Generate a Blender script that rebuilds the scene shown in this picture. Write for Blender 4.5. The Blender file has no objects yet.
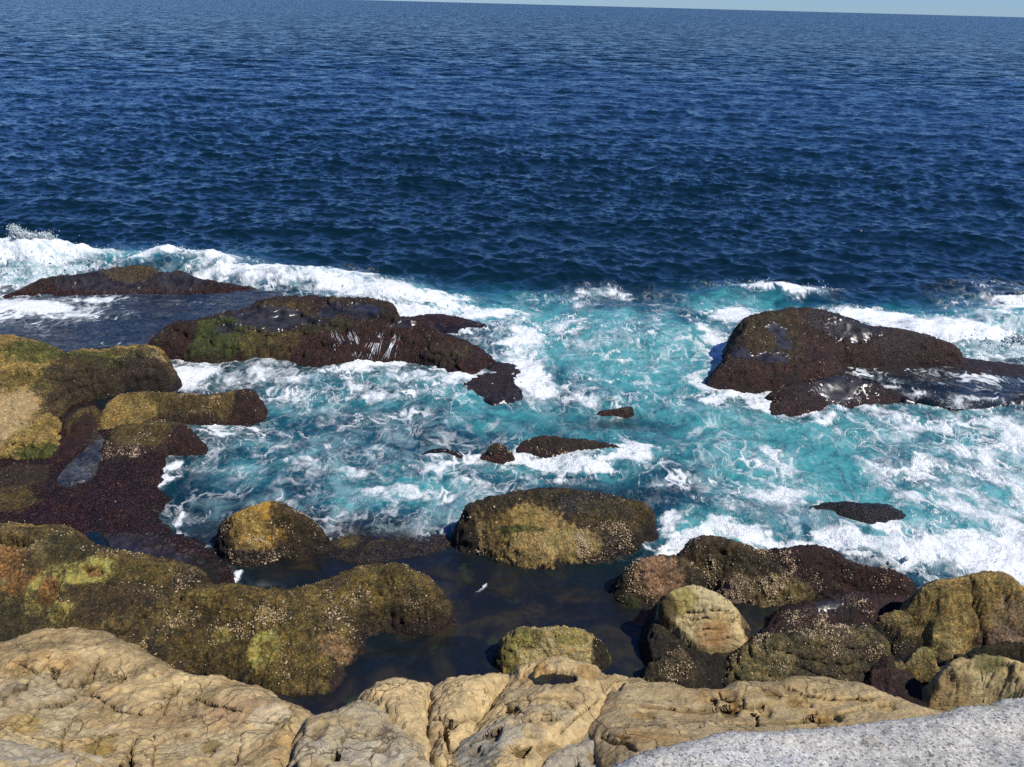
import bpy, math
import numpy as np
from mathutils import Matrix, Vector

# ------------------------------------------------------------------ camera, sky, sun, exposure
sc = bpy.context.scene
COL = sc.collection
CAM_H, FPX, W, Hh = 12.0, 770.0, 1024, 767
PITCH = math.radians(26.25)
ROLL = math.radians(1.5)
f_ = np.array([0, math.cos(PITCH), -math.sin(PITCH)])
r0 = np.array([1.0, 0, 0]); u0 = np.array([0, math.sin(PITCH), math.cos(PITCH)])
r_ = r0 * math.cos(ROLL) + u0 * math.sin(ROLL)
u_ = -r0 * math.sin(ROLL) + u0 * math.cos(ROLL)
cam = bpy.data.cameras.new('camera'); camo = bpy.data.objects.new('camera', cam); COL.objects.link(camo)
cam.sensor_fit = 'HORIZONTAL'; cam.sensor_width = 36; cam.lens = FPX / W * 36
cam.clip_start = 0.1; cam.clip_end = 80000
m = Matrix.Identity(4)
for i in range(3):
    m[i][0] = r_[i]; m[i][1] = u_[i]; m[i][2] = -f_[i]
m[2][3] = CAM_H
camo.matrix_world = m
sc.camera = camo

SUN = Vector((0.50, -0.26, 0.80)).normalized()
el = math.asin(SUN.z)
world = bpy.data.worlds.new('World'); sc.world = world; world.use_nodes = True
nt = world.node_tree
sky = nt.nodes.new('ShaderNodeTexSky'); sky.sky_type = 'NISHITA'; sky.sun_disc = False
sky.sun_elevation = el; sky.sun_rotation = math.atan2(SUN.x, SUN.y)
sky.air_density = 1.0; sky.dust_density = 0.0; sky.ozone_density = 2.2
bg = nt.nodes['Background']; bg.inputs['Strength'].default_value = 0.085
skt = nt.nodes.new('ShaderNodeMix'); skt.data_type = 'RGBA'; skt.blend_type = 'MULTIPLY'; skt.inputs[0].default_value = 1
nt.links.new(sky.outputs[0], skt.inputs[6]); skt.inputs[7].default_value = (0.41, 0.67, 1.25, 1)
nt.links.new(skt.outputs[2], bg.inputs[0])
sl = bpy.data.lights.new('sun', 'SUN'); slo = bpy.data.objects.new('sun', sl); COL.objects.link(slo)
sl.energy = 4.8; sl.angle = math.radians(0.5); sl.color = (1.0, 0.95, 0.86)
slo.rotation_euler = SUN.to_track_quat('Z', 'Y').to_euler()
slo.location = (30, -20, 60)
sc.view_settings.view_transform = 'Standard'; sc.view_settings.look = 'None'
sc.view_settings.exposure = 0.15; sc.view_settings.gamma = 1; sc.view_settings.use_curve_mapping = False
sc.render.engine = 'CYCLES'
sc.cycles.use_denoising = False
sc.cycles.max_bounces = 5; sc.cycles.diffuse_bounces = 3; sc.cycles.glossy_bounces = 3
sc.cycles.sample_clamp_indirect = 4.0; sc.cycles.sample_clamp_direct = 1.7

# ------------------------------------------------------------------ numeric helpers
RNG = np.random.default_rng(7)
_perm = np.random.default_rng(3).permutation(256); _perm = np.concatenate([_perm, _perm, _perm])
_g = np.random.default_rng(5).normal(size=(256, 3)); _g /= np.linalg.norm(_g, axis=1)[:, None]

def sstep(a, b, x):
    t = np.clip((x - a) / (b - a), 0, 1); return t * t * (3 - 2 * t)

def perlin(p, seed=0):
    p = np.asarray(p, dtype=np.float64) + seed * 17.31
    i = np.floor(p).astype(np.int64); f = p - i; i &= 255
    u = f * f * f * (f * (f * 6 - 15) + 10)
    out = 0
    for dx in (0, 1):
        wx = u[:, 0] if dx else 1 - u[:, 0]
        a = _perm[i[:, 0] + dx]
        for dy in (0, 1):
            wy = u[:, 1] if dy else 1 - u[:, 1]
            b = _perm[a + i[:, 1] + dy]
            for dz in (0, 1):
                wz = u[:, 2] if dz else 1 - u[:, 2]
                g = _g[_perm[b + i[:, 2] + dz]]
                d = g[:, 0] * (f[:, 0] - dx) + g[:, 1] * (f[:, 1] - dy) + g[:, 2] * (f[:, 2] - dz)
                out = out + wx * wy * wz * d
    return out * 1.6

def fbm(p, scale, octv=4, gain=0.5, seed=0, ridged=False):
    p = np.asarray(p) / scale; a, s, n = 1.0, 0, 0
    for k in range(octv):
        v = perlin(p * 2 ** k, seed + k)
        if ridged: v = 1 - 2 * np.abs(v)
        s = s + a * v; n += a; a *= gain
    return s / n

def worley(x, y, seed=0):
    ix = np.floor(x).astype(np.int64); iy = np.floor(y).astype(np.int64)
    F1 = np.full(x.shape, 9.0); F2 = np.full(x.shape, 9.0)
    for dx in (-1, 0, 1):
        for dy in (-1, 0, 1):
            cx, cy = ix + dx, iy + dy
            h = _perm[(_perm[(cx + seed) & 255] + cy) & 255]; h2 = _perm[h + 71]
            d = np.hypot(cx + h / 256.0 - x, cy + h2 / 256.0 - y)
            F2 = np.minimum(F2, np.maximum(F1, d)); F1 = np.minimum(F1, d)
    return F1, F2

def ray(px, py):
    d = f_[None] * FPX + r_[None] * (np.atleast_1d(px)[:, None] - W / 2) - u_[None] * (np.atleast_1d(py)[:, None] - Hh / 2)
    return d

def ground(px, py, z=0.0):
    """world x, y of a photo point that lies at height z"""
    d = ray(px, py); t = (z - CAM_H) / np.minimum(d[:, 2], -3.0)
    return d[:, 0] * t, d[:, 1] * t

def scales(x, y, z=0.0):
    """metres across / away covered by one photo pixel at a spot"""
    hh = CAM_H - z
    s = np.sqrt(x * x + y * y + hh * hh)
    dep = s * np.cos(np.arctan2(hh, np.hypot(x, y)) - PITCH)
    return dep / FPX, s * s / (hh * FPX)

def smooth_poly(P, n=6):
    P = np.asarray(P, float); N = len(P); out = []
    for i in range(N):
        a, b, c, d = P[i - 1], P[i], P[(i + 1) % N], P[(i + 2) % N]
        for k in range(n):
            t = k / n
            out.append(0.5 * (2 * b + (c - a) * t + (2 * a - 5 * b + 4 * c - d) * t * t + (3 * b - a - 3 * c + d) * t ** 3))
    return np.array(out)

def poly_sd(x, y, P):
    """signed distance (inside +) to closed polygon and height of its nearest rim"""
    n = len(P); d2 = np.full(x.shape, 1e9); ins = np.zeros(x.shape, bool)
    wsum = np.zeros(x.shape); zsum = np.zeros(x.shape)
    for i in range(n):
        ax, ay, az = P[i]; bx, by, bz = P[(i + 1) % n]
        ex, ey = bx - ax, by - ay; L = ex * ex + ey * ey + 1e-12
        t = np.clip(((x - ax) * ex + (y - ay) * ey) / L, 0, 1)
        dd = (x - ax - t * ex) ** 2 + (y - ay - t * ey) ** 2
        d2 = np.minimum(d2, dd)
        w = math.sqrt(L) / (dd + 0.004) ** 1.5
        wsum += w; zsum += w * (az + (bz - az) * t)
        c = (ay > y) != (by > y)
        ins ^= c & (x < ex * (y - ay) / (ey if abs(ey) > 1e-12 else 1e-12) + ax)
    d = np.sqrt(d2)
    return np.where(ins, d, -d), zsum / wsum

def seg_dist(x, y, pts):
    d2 = np.full(x.shape, 1e9)
    for a, b in zip(pts[:-1], pts[1:]):
        ex, ey = b[0] - a[0], b[1] - a[1]; L = ex * ex + ey * ey + 1e-12
        t = np.clip(((x - a[0]) * ex + (y - a[1]) * ey) / L, 0, 1)
        d2 = np.minimum(d2, (x - a[0] - t * ex) ** 2 + (y - a[1] - t * ey) ** 2)
    return np.sqrt(d2)

# ------------------------------------------------------------------ mesh + material helpers
def mesh_object(name, V, F, mat, attrs=None, color=None, parent=None, smooth=True):
    me = bpy.data.meshes.new(name)
    V = np.asarray(V, np.float32); F = np.asarray(F, np.int32); k = F.shape[1]
    me.vertices.add(len(V)); me.vertices.foreach_set('co', V.ravel())
    me.loops.add(F.size); me.loops.foreach_set('vertex_index', F.ravel())
    me.polygons.add(len(F))
    me.polygons.foreach_set('loop_start', np.arange(0, F.size, k, dtype=np.int32))
    me.polygons.foreach_set('loop_total', np.full(len(F), k, np.int32))
    if smooth: me.polygons.foreach_set('use_smooth', np.ones(len(F), bool))
    me.update(calc_edges=True)
    if color is not None:
        a = me.attributes.new('tint', 'FLOAT_COLOR', 'POINT')
        a.data.foreach_set('color', np.concatenate([color, np.ones((len(V), 1))], 1).astype(np.float32).ravel())
    for n, v in (attrs or {}).items():
        a = me.attributes.new(n, 'FLOAT', 'POINT'); a.data.foreach_set('value', np.asarray(v, np.float32))
    me.materials.append(mat)
    o = bpy.data.objects.new(name, me); COL.objects.link(o)
    if parent: o.parent = parent
    return o

def tag(o, label=None, cat=None, group=None, kind=None):
    if label: o['label'] = label
    if cat: o['category'] = cat
    if group: o['group'] = group
    if kind: o['kind'] = kind
    return o

class NB:
    def __init__(s, name):
        s.m = bpy.data.materials.new(name); s.m.use_nodes = True
        s.t = s.m.node_tree; s.b = s.t.nodes['Principled BSDF']; s.co = s.n('ShaderNodeTexCoord').outputs['Object']
    def n(s, t, **k):
        q = s.t.nodes.new(t)
        for a, v in k.items(): setattr(q, a, v)
        return q
    def l(s, a, b): s.t.links.new(a, b)
    def put(s, sock, v):
        if isinstance(v, bpy.types.NodeSocket): s.l(v, sock)
        else: sock.default_value = v
    def attr(s, n, out='Fac'): return s.n('ShaderNodeAttribute', attribute_name=n).outputs[out]
    def math(s, op, a, b=0.0, c=0.0):
        q = s.n('ShaderNodeMath', operation=op)
        for i, v in enumerate((a, b, c)): s.put(q.inputs[i], v)
        return q.outputs[0]
    def noise(s, scale, detail=4, rough=0.55, vec=None, dist=0.0):
        q = s.n('ShaderNodeTexNoise'); q.inputs['Scale'].default_value = scale; q.inputs['Detail'].default_value = detail
        q.inputs['Roughness'].default_value = rough; q.inputs['Distortion'].default_value = dist
        s.l(vec or s.co, q.inputs['Vector']); return q.outputs['Fac']
    def voro(s, scale, feature='F1', vec=None, out='Distance'):
        q = s.n('ShaderNodeTexVoronoi', feature=feature); q.inputs['Scale'].default_value = scale
        s.l(vec or s.co, q.inputs['Vector']); return q.outputs[out]
    def ramp(s, v, a, b, lo=0.0, hi=1.0):
        q = s.n('ShaderNodeMapRange', interpolation_type='SMOOTHSTEP'); s.put(q.inputs[0], v)
        for i, x in enumerate((a, b, lo, hi)): s.put(q.inputs[i + 1], x)
        return q.outputs[0]
    def mix(s, f, a, b, mode='MIX'):
        q = s.n('ShaderNodeMix', data_type='RGBA', blend_type=mode); s.put(q.inputs[0], f)
        for i, v in ((6, a), (7, b)):
            s.put(q.inputs[i], v if isinstance(v, bpy.types.NodeSocket) else (*v, 1) if len(v) == 3 else v)
        return q.outputs[2]
    def grey(s, v):
        q = s.n('ShaderNodeCombineColor'); [s.l(v, q.inputs[i]) for i in range(3)]; return q.outputs[0]
    def bump(s, h, strength, dist, prev=None):
        q = s.n('ShaderNodeBump'); s.put(q.inputs['Strength'], strength); q.inputs['Distance'].default_value = dist
        s.l(h, q.inputs['Height'])
        if prev: s.l(prev, q.inputs['Normal'])
        return q.outputs[0]

def weedy_rock_material():
    """dark rock under short weed and shells: tint/wet/shell per point, grain in the nodes"""
    k = NB('weedy_rock'); col = k.attr('tint', 'Color'); wet = k.attr('wet'); shell = k.attr('shell')
    wv = k.n('ShaderNodeMix', data_type='VECTOR'); nv = k.n('ShaderNodeTexNoise'); nv.inputs['Scale'].default_value = 9; nv.inputs['Detail'].default_value = 3
    k.l(k.co, nv.inputs['Vector']); ad = k.n('ShaderNodeVectorMath', operation='MULTIPLY_ADD'); k.l(nv.outputs['Color'], ad.inputs[0]); ad.inputs[1].default_value = (.09, .09, .09); k.l(k.co, ad.inputs[2])
    wc = ad.outputs[0]
    g = k.noise(20, 6, 0.75); g2 = k.noise(75, 3, 0.65); big = k.noise(3.2, 6, 0.65)
    cl = k.voro(17, vec=wc, out='Color'); cs = k.n('ShaderNodeSeparateColor'); k.l(cl, cs.inputs[0]); cd = k.voro(17, vec=wc)
    f = k.math('MULTIPLY', k.ramp(g, 0.30, 0.72, 0.25, 1.9), k.ramp(g2, 0.28, 0.72, 0.45, 1.55))
    f = k.math('MULTIPLY', f, k.ramp(big, 0.34, 0.66, 0.6, 1.4))
    f = k.math('MULTIPLY', f, k.math('MULTIPLY_ADD', cs.outputs[0], 0.9, 0.55))
    lum = k.n('ShaderNodeRGBToBW'); k.l(col, lum.inputs[0])
    f = k.math('ADD', k.math('MULTIPLY', f, k.ramp(lum.outputs[0], .12, .32, 1.0, .35)), k.ramp(lum.outputs[0], .12, .32, 0, .62))
    flat = k.ramp(wet, .85, 1.0)
    f = k.math('MULTIPLY', k.math('ADD', k.math('MULTIPLY', f, k.math('SUBTRACT', 1.0, flat)), k.math('MULTIPLY', flat, k.ramp(big, .35, .65, .5, 1.5))), k.ramp(lum.outputs[0], .02, .10, .72, 1.05))
    c = k.mix(1.0, col, k.grey(f), 'MULTIPLY')
    c = k.mix(k.ramp(cs.outputs[2], 0.55, 0.95, 0, 0.5), c, k.mix(1.0, c, (1.5, 1.0, 0.55), 'MULTIPLY'))
    vd = k.voro(30, vec=wc); vr = k.voro(30, vec=wc, out='Color')
    sep = k.n('ShaderNodeSeparateColor'); k.l(vr, sep.inputs[0])
    on = k.math('LESS_THAN', sep.outputs[0], k.math('MULTIPLY', k.math('MULTIPLY', shell, shell), 0.75))
    spot = k.math('MULTIPLY', k.math('MULTIPLY', on, k.ramp(vd, 0.42, 0.22)), k.math('MULTIPLY_ADD', sep.outputs[2], 0.6, 0.4))
    c = k.mix(spot, c, k.mix(sep.outputs[1], (0.50, 0.40, 0.25), (0.40, 0.27, 0.20)))
    k.l(c, k.b.inputs['Base Color'])
    k.l(k.ramp(k.math('ADD', wet, k.math('MULTIPLY', k.math('SUBTRACT', big, 0.5), 0.8)), 0.0, 1.0, 0.75, 0.26), k.b.inputs['Roughness'])
    k.b.inputs['Specular IOR Level'].default_value = 0.42
    h = k.math('ADD', k.math('SUBTRACT', g, k.math('MULTIPLY', cd, 0.6)), k.math('MULTIPLY', spot, 0.5))
    st = k.ramp(wet, 0.7, 1.0, 1.0, 0.05)
    n1 = k.bump(h, st, 0.09); n2 = k.bump(g2, k.math('MULTIPLY', st, 0.9), 0.022, n1)
    k.l(n2, k.b.inputs['Normal'])
    return k.m

def sandstone_material():
    k = NB('sandstone'); col = k.attr('tint', 'Color'); shell = k.attr('shell')
    mp = k.n('ShaderNodeMapping'); mp.inputs['Scale'].default_value = (1, 1, 2.4); mp.inputs['Rotation'].default_value = (0.25, 0.5, 0.3)
    k.l(k.co, mp.inputs[0])
    g = k.noise(11, 9, 0.7); g2 = k.noise(130, 3, 0.6); ly = k.noise(2.6, 9, 0.68, mp.outputs[0], 0.6); big = k.noise(1.3, 6, 0.62); md = k.noise(5.5, 7, 0.6, None, 0.3)
    f = k.math('MULTIPLY', k.ramp(g, 0.28, 0.72, 0.74, 1.2), k.ramp(g2, 0.25, 0.75, 0.82, 1.18))
    f = k.math('MULTIPLY', f, k.ramp(ly, 0.3, 0.7, 0.8, 1.16))
    c = k.mix(1.0, col, k.grey(f), 'MULTIPLY')
    c = k.mix(k.ramp(big, 0.5, 0.68, 0, 0.55), c, k.mix(1.0, c, (1.02, 0.80, 0.55), 'MULTIPLY'))
    c = k.mix(k.ramp(md, 0.58, 0.72, 0, 0.55), c, k.mix(1.0, c, (0.62, 0.50, 0.36), 'MULTIPLY'))
    c = k.mix(k.ramp(md, 0.40, 0.30, 0, 0.5), c, (0.60, 0.50, 0.33))
    vd = k.voro(7); vr = k.voro(7, out='Color')
    sep = k.n('ShaderNodeSeparateColor'); k.l(vr, sep.inputs[0])
    pit = k.math('MULTIPLY', k.math('LESS_THAN', sep.outputs[0], 0.13), k.ramp(k.math('ADD', vd, k.math('MULTIPLY', g, 0.3)), 0.48, 0.36))
    c = k.mix(k.math('MULTIPLY', pit, 0.5), c, (0.15, 0.095, 0.04))
    # thin joints
    nv = k.n('ShaderNodeTexNoise'); nv.inputs['Scale'].default_value = 3.0; nv.inputs['Detail'].default_value = 5; k.l(k.co, nv.inputs['Vector'])
    ad = k.n('ShaderNodeVectorMath', operation='MULTIPLY_ADD'); k.l(nv.outputs['Color'], ad.inputs[0]); ad.inputs[1].default_value = (.45, .45, .45); k.l(k.co, ad.inputs[2])
    ln = k.math('MULTIPLY', k.ramp(k.voro(1.5, 'DISTANCE_TO_EDGE', ad.outputs[0]), .004, .020, 1.0, 0.0), k.ramp(k.noise(1.1, 3), .47, .56))
    l2 = k.math('MULTIPLY', k.ramp(k.voro(4.2, 'DISTANCE_TO_EDGE', ad.outputs[0]), .004, .030, 1.0, 0.0), k.ramp(k.noise(1.9, 3), .54, .62))
    ln = k.math('MAXIMUM', ln, k.math('MULTIPLY', l2, .7))
    c = k.mix(k.math('MULTIPLY', ln, .72), c, (0.10, 0.065, 0.03))
    k.l(c, k.b.inputs['Base Color']); k.b.inputs['Roughness'].default_value = 0.9
    k.b.inputs['Specular IOR Level'].default_value = 0.25
    n1 = k.bump(k.math('SUBTRACT', ly, k.math('MULTIPLY', ln, .5)), 0.7, 0.10); n2 = k.bump(k.math('SUBTRACT', g, k.math('MULTIPLY', pit, 0.5)), 0.8, 0.05, n1); n3 = k.bump(g2, 0.5, 0.008, n2)
    k.l(n3, k.b.inputs['Normal'])
    return k.m

def pale_granular_material():
    k = NB('pale_grey_rock'); col = k.attr('tint', 'Color')
    g = k.noise(16, 9, 0.78); g2 = k.noise(170, 3, 0.6); big = k.noise(4, 8, 0.72); sp = k.noise(27, 5, 0.75)
    f = k.math('MULTIPLY', k.ramp(g, 0.32, 0.66, 0.62, 1.22), k.ramp(g2, 0.28, 0.72, 0.72, 1.25))
    c = k.mix(1.0, col, k.grey(f), 'MULTIPLY')
    c = k.mix(k.ramp(big, 0.50, 0.66, 0, 0.65), c, (0.20, 0.20, 0.175))
    c = k.mix(k.ramp(sp, 0.55, 0.61, 0, 0.7), c, (0.11, 0.11, 0.10))
    gr = k.n('ShaderNodeSeparateColor'); k.l(k.voro(48, out='Color'), gr.inputs[0])
    c = k.mix(k.math('MULTIPLY', k.math('LESS_THAN', gr.outputs[0], .13), .7), c, (0.09, 0.09, 0.085))
    c = k.mix(k.math('MULTIPLY', k.math('LESS_THAN', gr.outputs[1], .12), .6), c, (0.80, 0.79, 0.74))
    c = k.mix(k.ramp(sp, 0.36, 0.30, 0, 0.6), c, (0.80, 0.80, 0.78))
    k.l(c, k.b.inputs['Base Color']); k.b.inputs['Roughness'].default_value = 0.95
    k.b.inputs['Specular IOR Level'].default_value = 0.2
    n1 = k.bump(g, 0.7, 0.022); n2 = k.bump(g2, 0.8, 0.008, n1); k.l(n2, k.b.inputs['Normal'])
    return k.m

def water_material(name='sea_water'):
    k = NB(name); foam = k.attr('foam'); aer = k.attr('aerated'); sh = k.attr('shallow'); calm = k.attr('calm'); opn = k.attr('open_sea'); far = k.attr('far_sea')
    fine = k.noise(7, 6, 0.7, None, 0.5); fine2 = k.noise(26, 4, 0.65)
    deep = k.mix(k.noise(0.05, 3), (0.001, 0.0085, 0.0125), (0.0018, 0.0125, 0.018))
    av = k.math('ADD', aer, k.math('MULTIPLY', k.math('SUBTRACT', k.noise(0.9, 7, 0.68, None, 1.2), 0.5), k.math('MULTIPLY', aer, 2.2)))
    c = k.mix(k.ramp(av, 0.0, 0.5), deep, (0.006, 0.055, 0.082))
    c = k.mix(k.ramp(av, 0.35, 1.0), c, (0.046, 0.245, 0.255))
    mk = k.ramp(k.noise(.8, 5, .6, None, 1.5), .42, .66)
    c = k.mix(k.math('MULTIPLY', k.math('MULTIPLY', mk, k.ramp(k.attr('churn'), .1, .8)), .42), c, (0.34, 0.58, 0.60))
    sc_ = k.mix(k.ramp(k.noise(.75, 6, 0.65, None, .6), 0.44, 0.66), (0.008, 0.008, 0.009), (0.034, 0.026, 0.012))
    sc_ = k.mix(k.ramp(k.noise(1.3, 5, 0.6), 0.58, 0.70, 0, .7), sc_, (0.030, 0.042, 0.012))
    c = k.mix(sh, c, sc_)
    nn = k.math('SUBTRACT', k.math('ADD', k.math('MULTIPLY', fine, 0.75), k.math('MULTIPLY', fine2, 0.25)), 0.5)
    ff = k.ramp(k.math('ADD', foam, k.math('MULTIPLY', nn, 0.6)), 0.06, 0.90)
    ff = k.math('MULTIPLY', ff, k.ramp(foam, 0.0, 0.06))
    churn = k.attr('churn'); wp = k.n('ShaderNodeMapping'); wp.inputs['Scale'].default_value = (1, .72, 1); k.l(k.co, wp.inputs[0])
    wn = k.n('ShaderNodeTexNoise'); wn.inputs['Scale'].default_value = .55; wn.inputs['Detail'].default_value = 2.5; wn.inputs['Roughness'].default_value = .5; k.l(wp.outputs[0], wn.inputs['Vector'])
    wa = k.n('ShaderNodeVectorMath', operation='MULTIPLY_ADD'); k.l(wn.outputs['Color'], wa.inputs[0]); wa.inputs[1].default_value = (1.7, 1.7, 0); k.l(wp.outputs[0], wa.inputs[2])
    thr = None
    for scl, wdt, amt in ((.65, .040, .9), (1.35, .055, .75), (3.1, .075, .30)):
        v = k.math('ABSOLUTE', k.math('SUBTRACT', k.noise(scl, 3, .55, wa.outputs[0]), .5))
        br = k.ramp(k.noise(scl * .55, 4, .65, wp.outputs[0]), .44, .62)
        t_ = k.math('MULTIPLY', k.math('MULTIPLY', k.math('POWER', k.ramp(v, wdt, 0.0), 1.6), br), amt)
        thr = t_ if thr is None else k.math('MAXIMUM', thr, t_)
    thr = k.math('MULTIPLY', k.math('MULTIPLY', thr, k.ramp(churn, .06, .6, 0, .88)), k.ramp(fine2, .25, .6, .45, 1.0))
    ff = k.math('MAXIMUM', ff, thr)
    c = k.mix(ff, c, k.mix(k.ramp(fine2, 0.35, 0.6), (0.66, 0.74, 0.76), (0.87, 0.885, 0.88)))
    k.l(c, k.b.inputs['Base Color'])
    k.l(k.ramp(ff, 0.0, 0.7, k.ramp(calm, 0, 1, .10, .20), 0.8), k.b.inputs['Roughness'])
    k.b.inputs['IOR'].default_value = 1.333; k.l(k.ramp(far, 0, 1, 1.0, .62), k.b.inputs['Specular IOR Level'])
    mp = k.n('ShaderNodeMapping'); mp.inputs['Scale'].default_value = (0.55, 1, 1); k.l(k.co, mp.inputs[0])
    # wind ripples too small for the mesh: slopes added to the normal
    def nzn(scale, det, rg):
        nz = k.n('ShaderNodeTexNoise'); nz.inputs['Scale'].default_value = scale; nz.inputs['Detail'].default_value = det; nz.inputs['Roughness'].default_value = rg; k.l(mp.outputs[0], nz.inputs['Vector'])
        return nz.outputs['Color']
    sb = k.n('ShaderNodeVectorMath', operation='SUBTRACT'); k.l(k.mix(far, nzn(2.1, 5, .75), nzn(.34, 6, .88)), sb.inputs[0]); sb.inputs[1].default_value = (.5, .5, .5)
    cs = k.n('ShaderNodeCombineXYZ'); am = k.math('ADD', k.math('MULTIPLY_ADD', opn, .65, k.ramp(calm, 0, 1, .55, .34)), k.math('MULTIPLY', far, 2.2)); k.l(am, cs.inputs[0]); k.l(am, cs.inputs[1])
    ml = k.n('ShaderNodeVectorMath', operation='MULTIPLY'); k.l(sb.outputs[0], ml.inputs[0]); k.l(cs.outputs[0], ml.inputs[1])
    geo = k.n('ShaderNodeNewGeometry'); a2 = k.n('ShaderNodeVectorMath', operation='ADD'); k.l(geo.outputs['Normal'], a2.inputs[0]); k.l(ml.outputs[0], a2.inputs[1])
    # the faces of distant wind waves that can be seen lean towards the shore
    tl = k.n('ShaderNodeCombineXYZ'); k.l(k.math('MULTIPLY', far, -.15), tl.inputs[1]); a3 = k.n('ShaderNodeVectorMath', operation='ADD'); k.l(a2.outputs[0], a3.inputs[0]); k.l(tl.outputs[0], a3.inputs[1])
    nm = k.n('ShaderNodeVectorMath', operation='NORMALIZE'); k.l(a3.outputs[0], nm.inputs[0])
    w1 = k.noise(2.4, 4, 0.65, mp.outputs[0], 0.6)
    near = k.math('SUBTRACT', 1.0, opn)
    cm_ = k.ramp(calm, 0, 1, 1.0, .4)
    n2 = k.bump(w1, k.math('MULTIPLY', k.math('MULTIPLY', near, cm_), 0.9), 0.16, nm.outputs[0])
    n3 = k.bump(fine, k.math('MULTIPLY', k.math('MULTIPLY', near, cm_), 0.6), 0.04, n2); n4 = k.bump(k.math('MULTIPLY', k.math('ADD', fine, fine2), ff), 0.6, 0.07, n3)
    k.l(n4, k.b.inputs['Normal'])
    return k.m

def foam_material():
    k = NB('white_foam'); a = k.attr('aerated')
    g = k.noise(6, 7, 0.72, None, 0.5); c = k.mix(k.ramp(g, 0.30, 0.66, 0.0, 1.0), (0.30, 0.50, 0.54), (0.84, 0.86, 0.86))
    c = k.mix(k.math('MULTIPLY', a, k.ramp(g, 0.66, 0.50)), c, (0.035, 0.20, 0.23))
    k.l(c, k.b.inputs['Base Color']); k.b.inputs['Roughness'].default_value = 0.8
    k.b.inputs['Specular IOR Level'].default_value = 0.3
    k.l(k.bump(g, 0.9, 0.2), k.b.inputs['Normal'])
    return k.m

def plain_material(name, col, rough, spec=0.3):
    k = NB(name); g = k.noise(40, 4); k.l(k.mix(1.0, col, k.grey(k.ramp(g, 0.3, 0.7, 0.7, 1.25)), 'MULTIPLY'), k.b.inputs['Base Color'])
    k.b.inputs['Roughness'].default_value = rough; k.b.inputs['Specular IOR Level'].default_value = spec
    return k.m

M_WEED = weedy_rock_material(); M_SAND = sandstone_material(); M_PALE = pale_granular_material()
M_WATER = water_material(); M_FOAM = foam_material()
M_BARN = plain_material('barnacle_shell', (0.42, 0.32, 0.20), 0.8)
M_TUFT = plain_material('seaweed_turf', (0.06, 0.05, 0.014), 0.6)

# palette (real surface colours)
MAROON = (0.035, 0.0105, 0.008); DARK = (0.024, 0.017, 0.009); BROWN = (0.055, 0.037, 0.014); OLIVE = (0.095, 0.070, 0.015)
GREEN = (0.050, 0.068, 0.010); MUSTARD = (0.27, 0.195, 0.055); SAND = (0.46, 0.35, 0.17); ORANGE = (0.36, 0.19, 0.03)
LIME = (0.46, 0.42, 0.11); RUST = (0.22, 0.105, 0.03); TAN = (0.52, 0.385, 0.19); TAN2 = (0.57, 0.425, 0.21); GREYTAN = (0.45, 0.365, 0.215)
GREY = (0.52, 0.52, 0.51); OCHRE = (0.26, 0.19, 0.055); PEBBLE = (0.42, 0.31, 0.22); NIGHT = (0.014, 0.012, 0.012)

FIELDS = []          # (polygon, height lookup) of every rock, for foam along the water line

def densify(outline, zfar, zlist=None, n=5):
    P = []
    ys = [p[1] for p in outline]; y0, y1 = min(ys), max(ys)
    for p in outline:
        if len(p) == 3: z = p[2]
        else: z = zfar * float(np.clip((y1 - p[1]) / (y1 - y0) * 1.35 - 0.2, 0, 1))
        x, y = ground(p[0], p[1], z); P.append((x[0], y[0], z))
    return smooth_poly(P, n)

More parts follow.
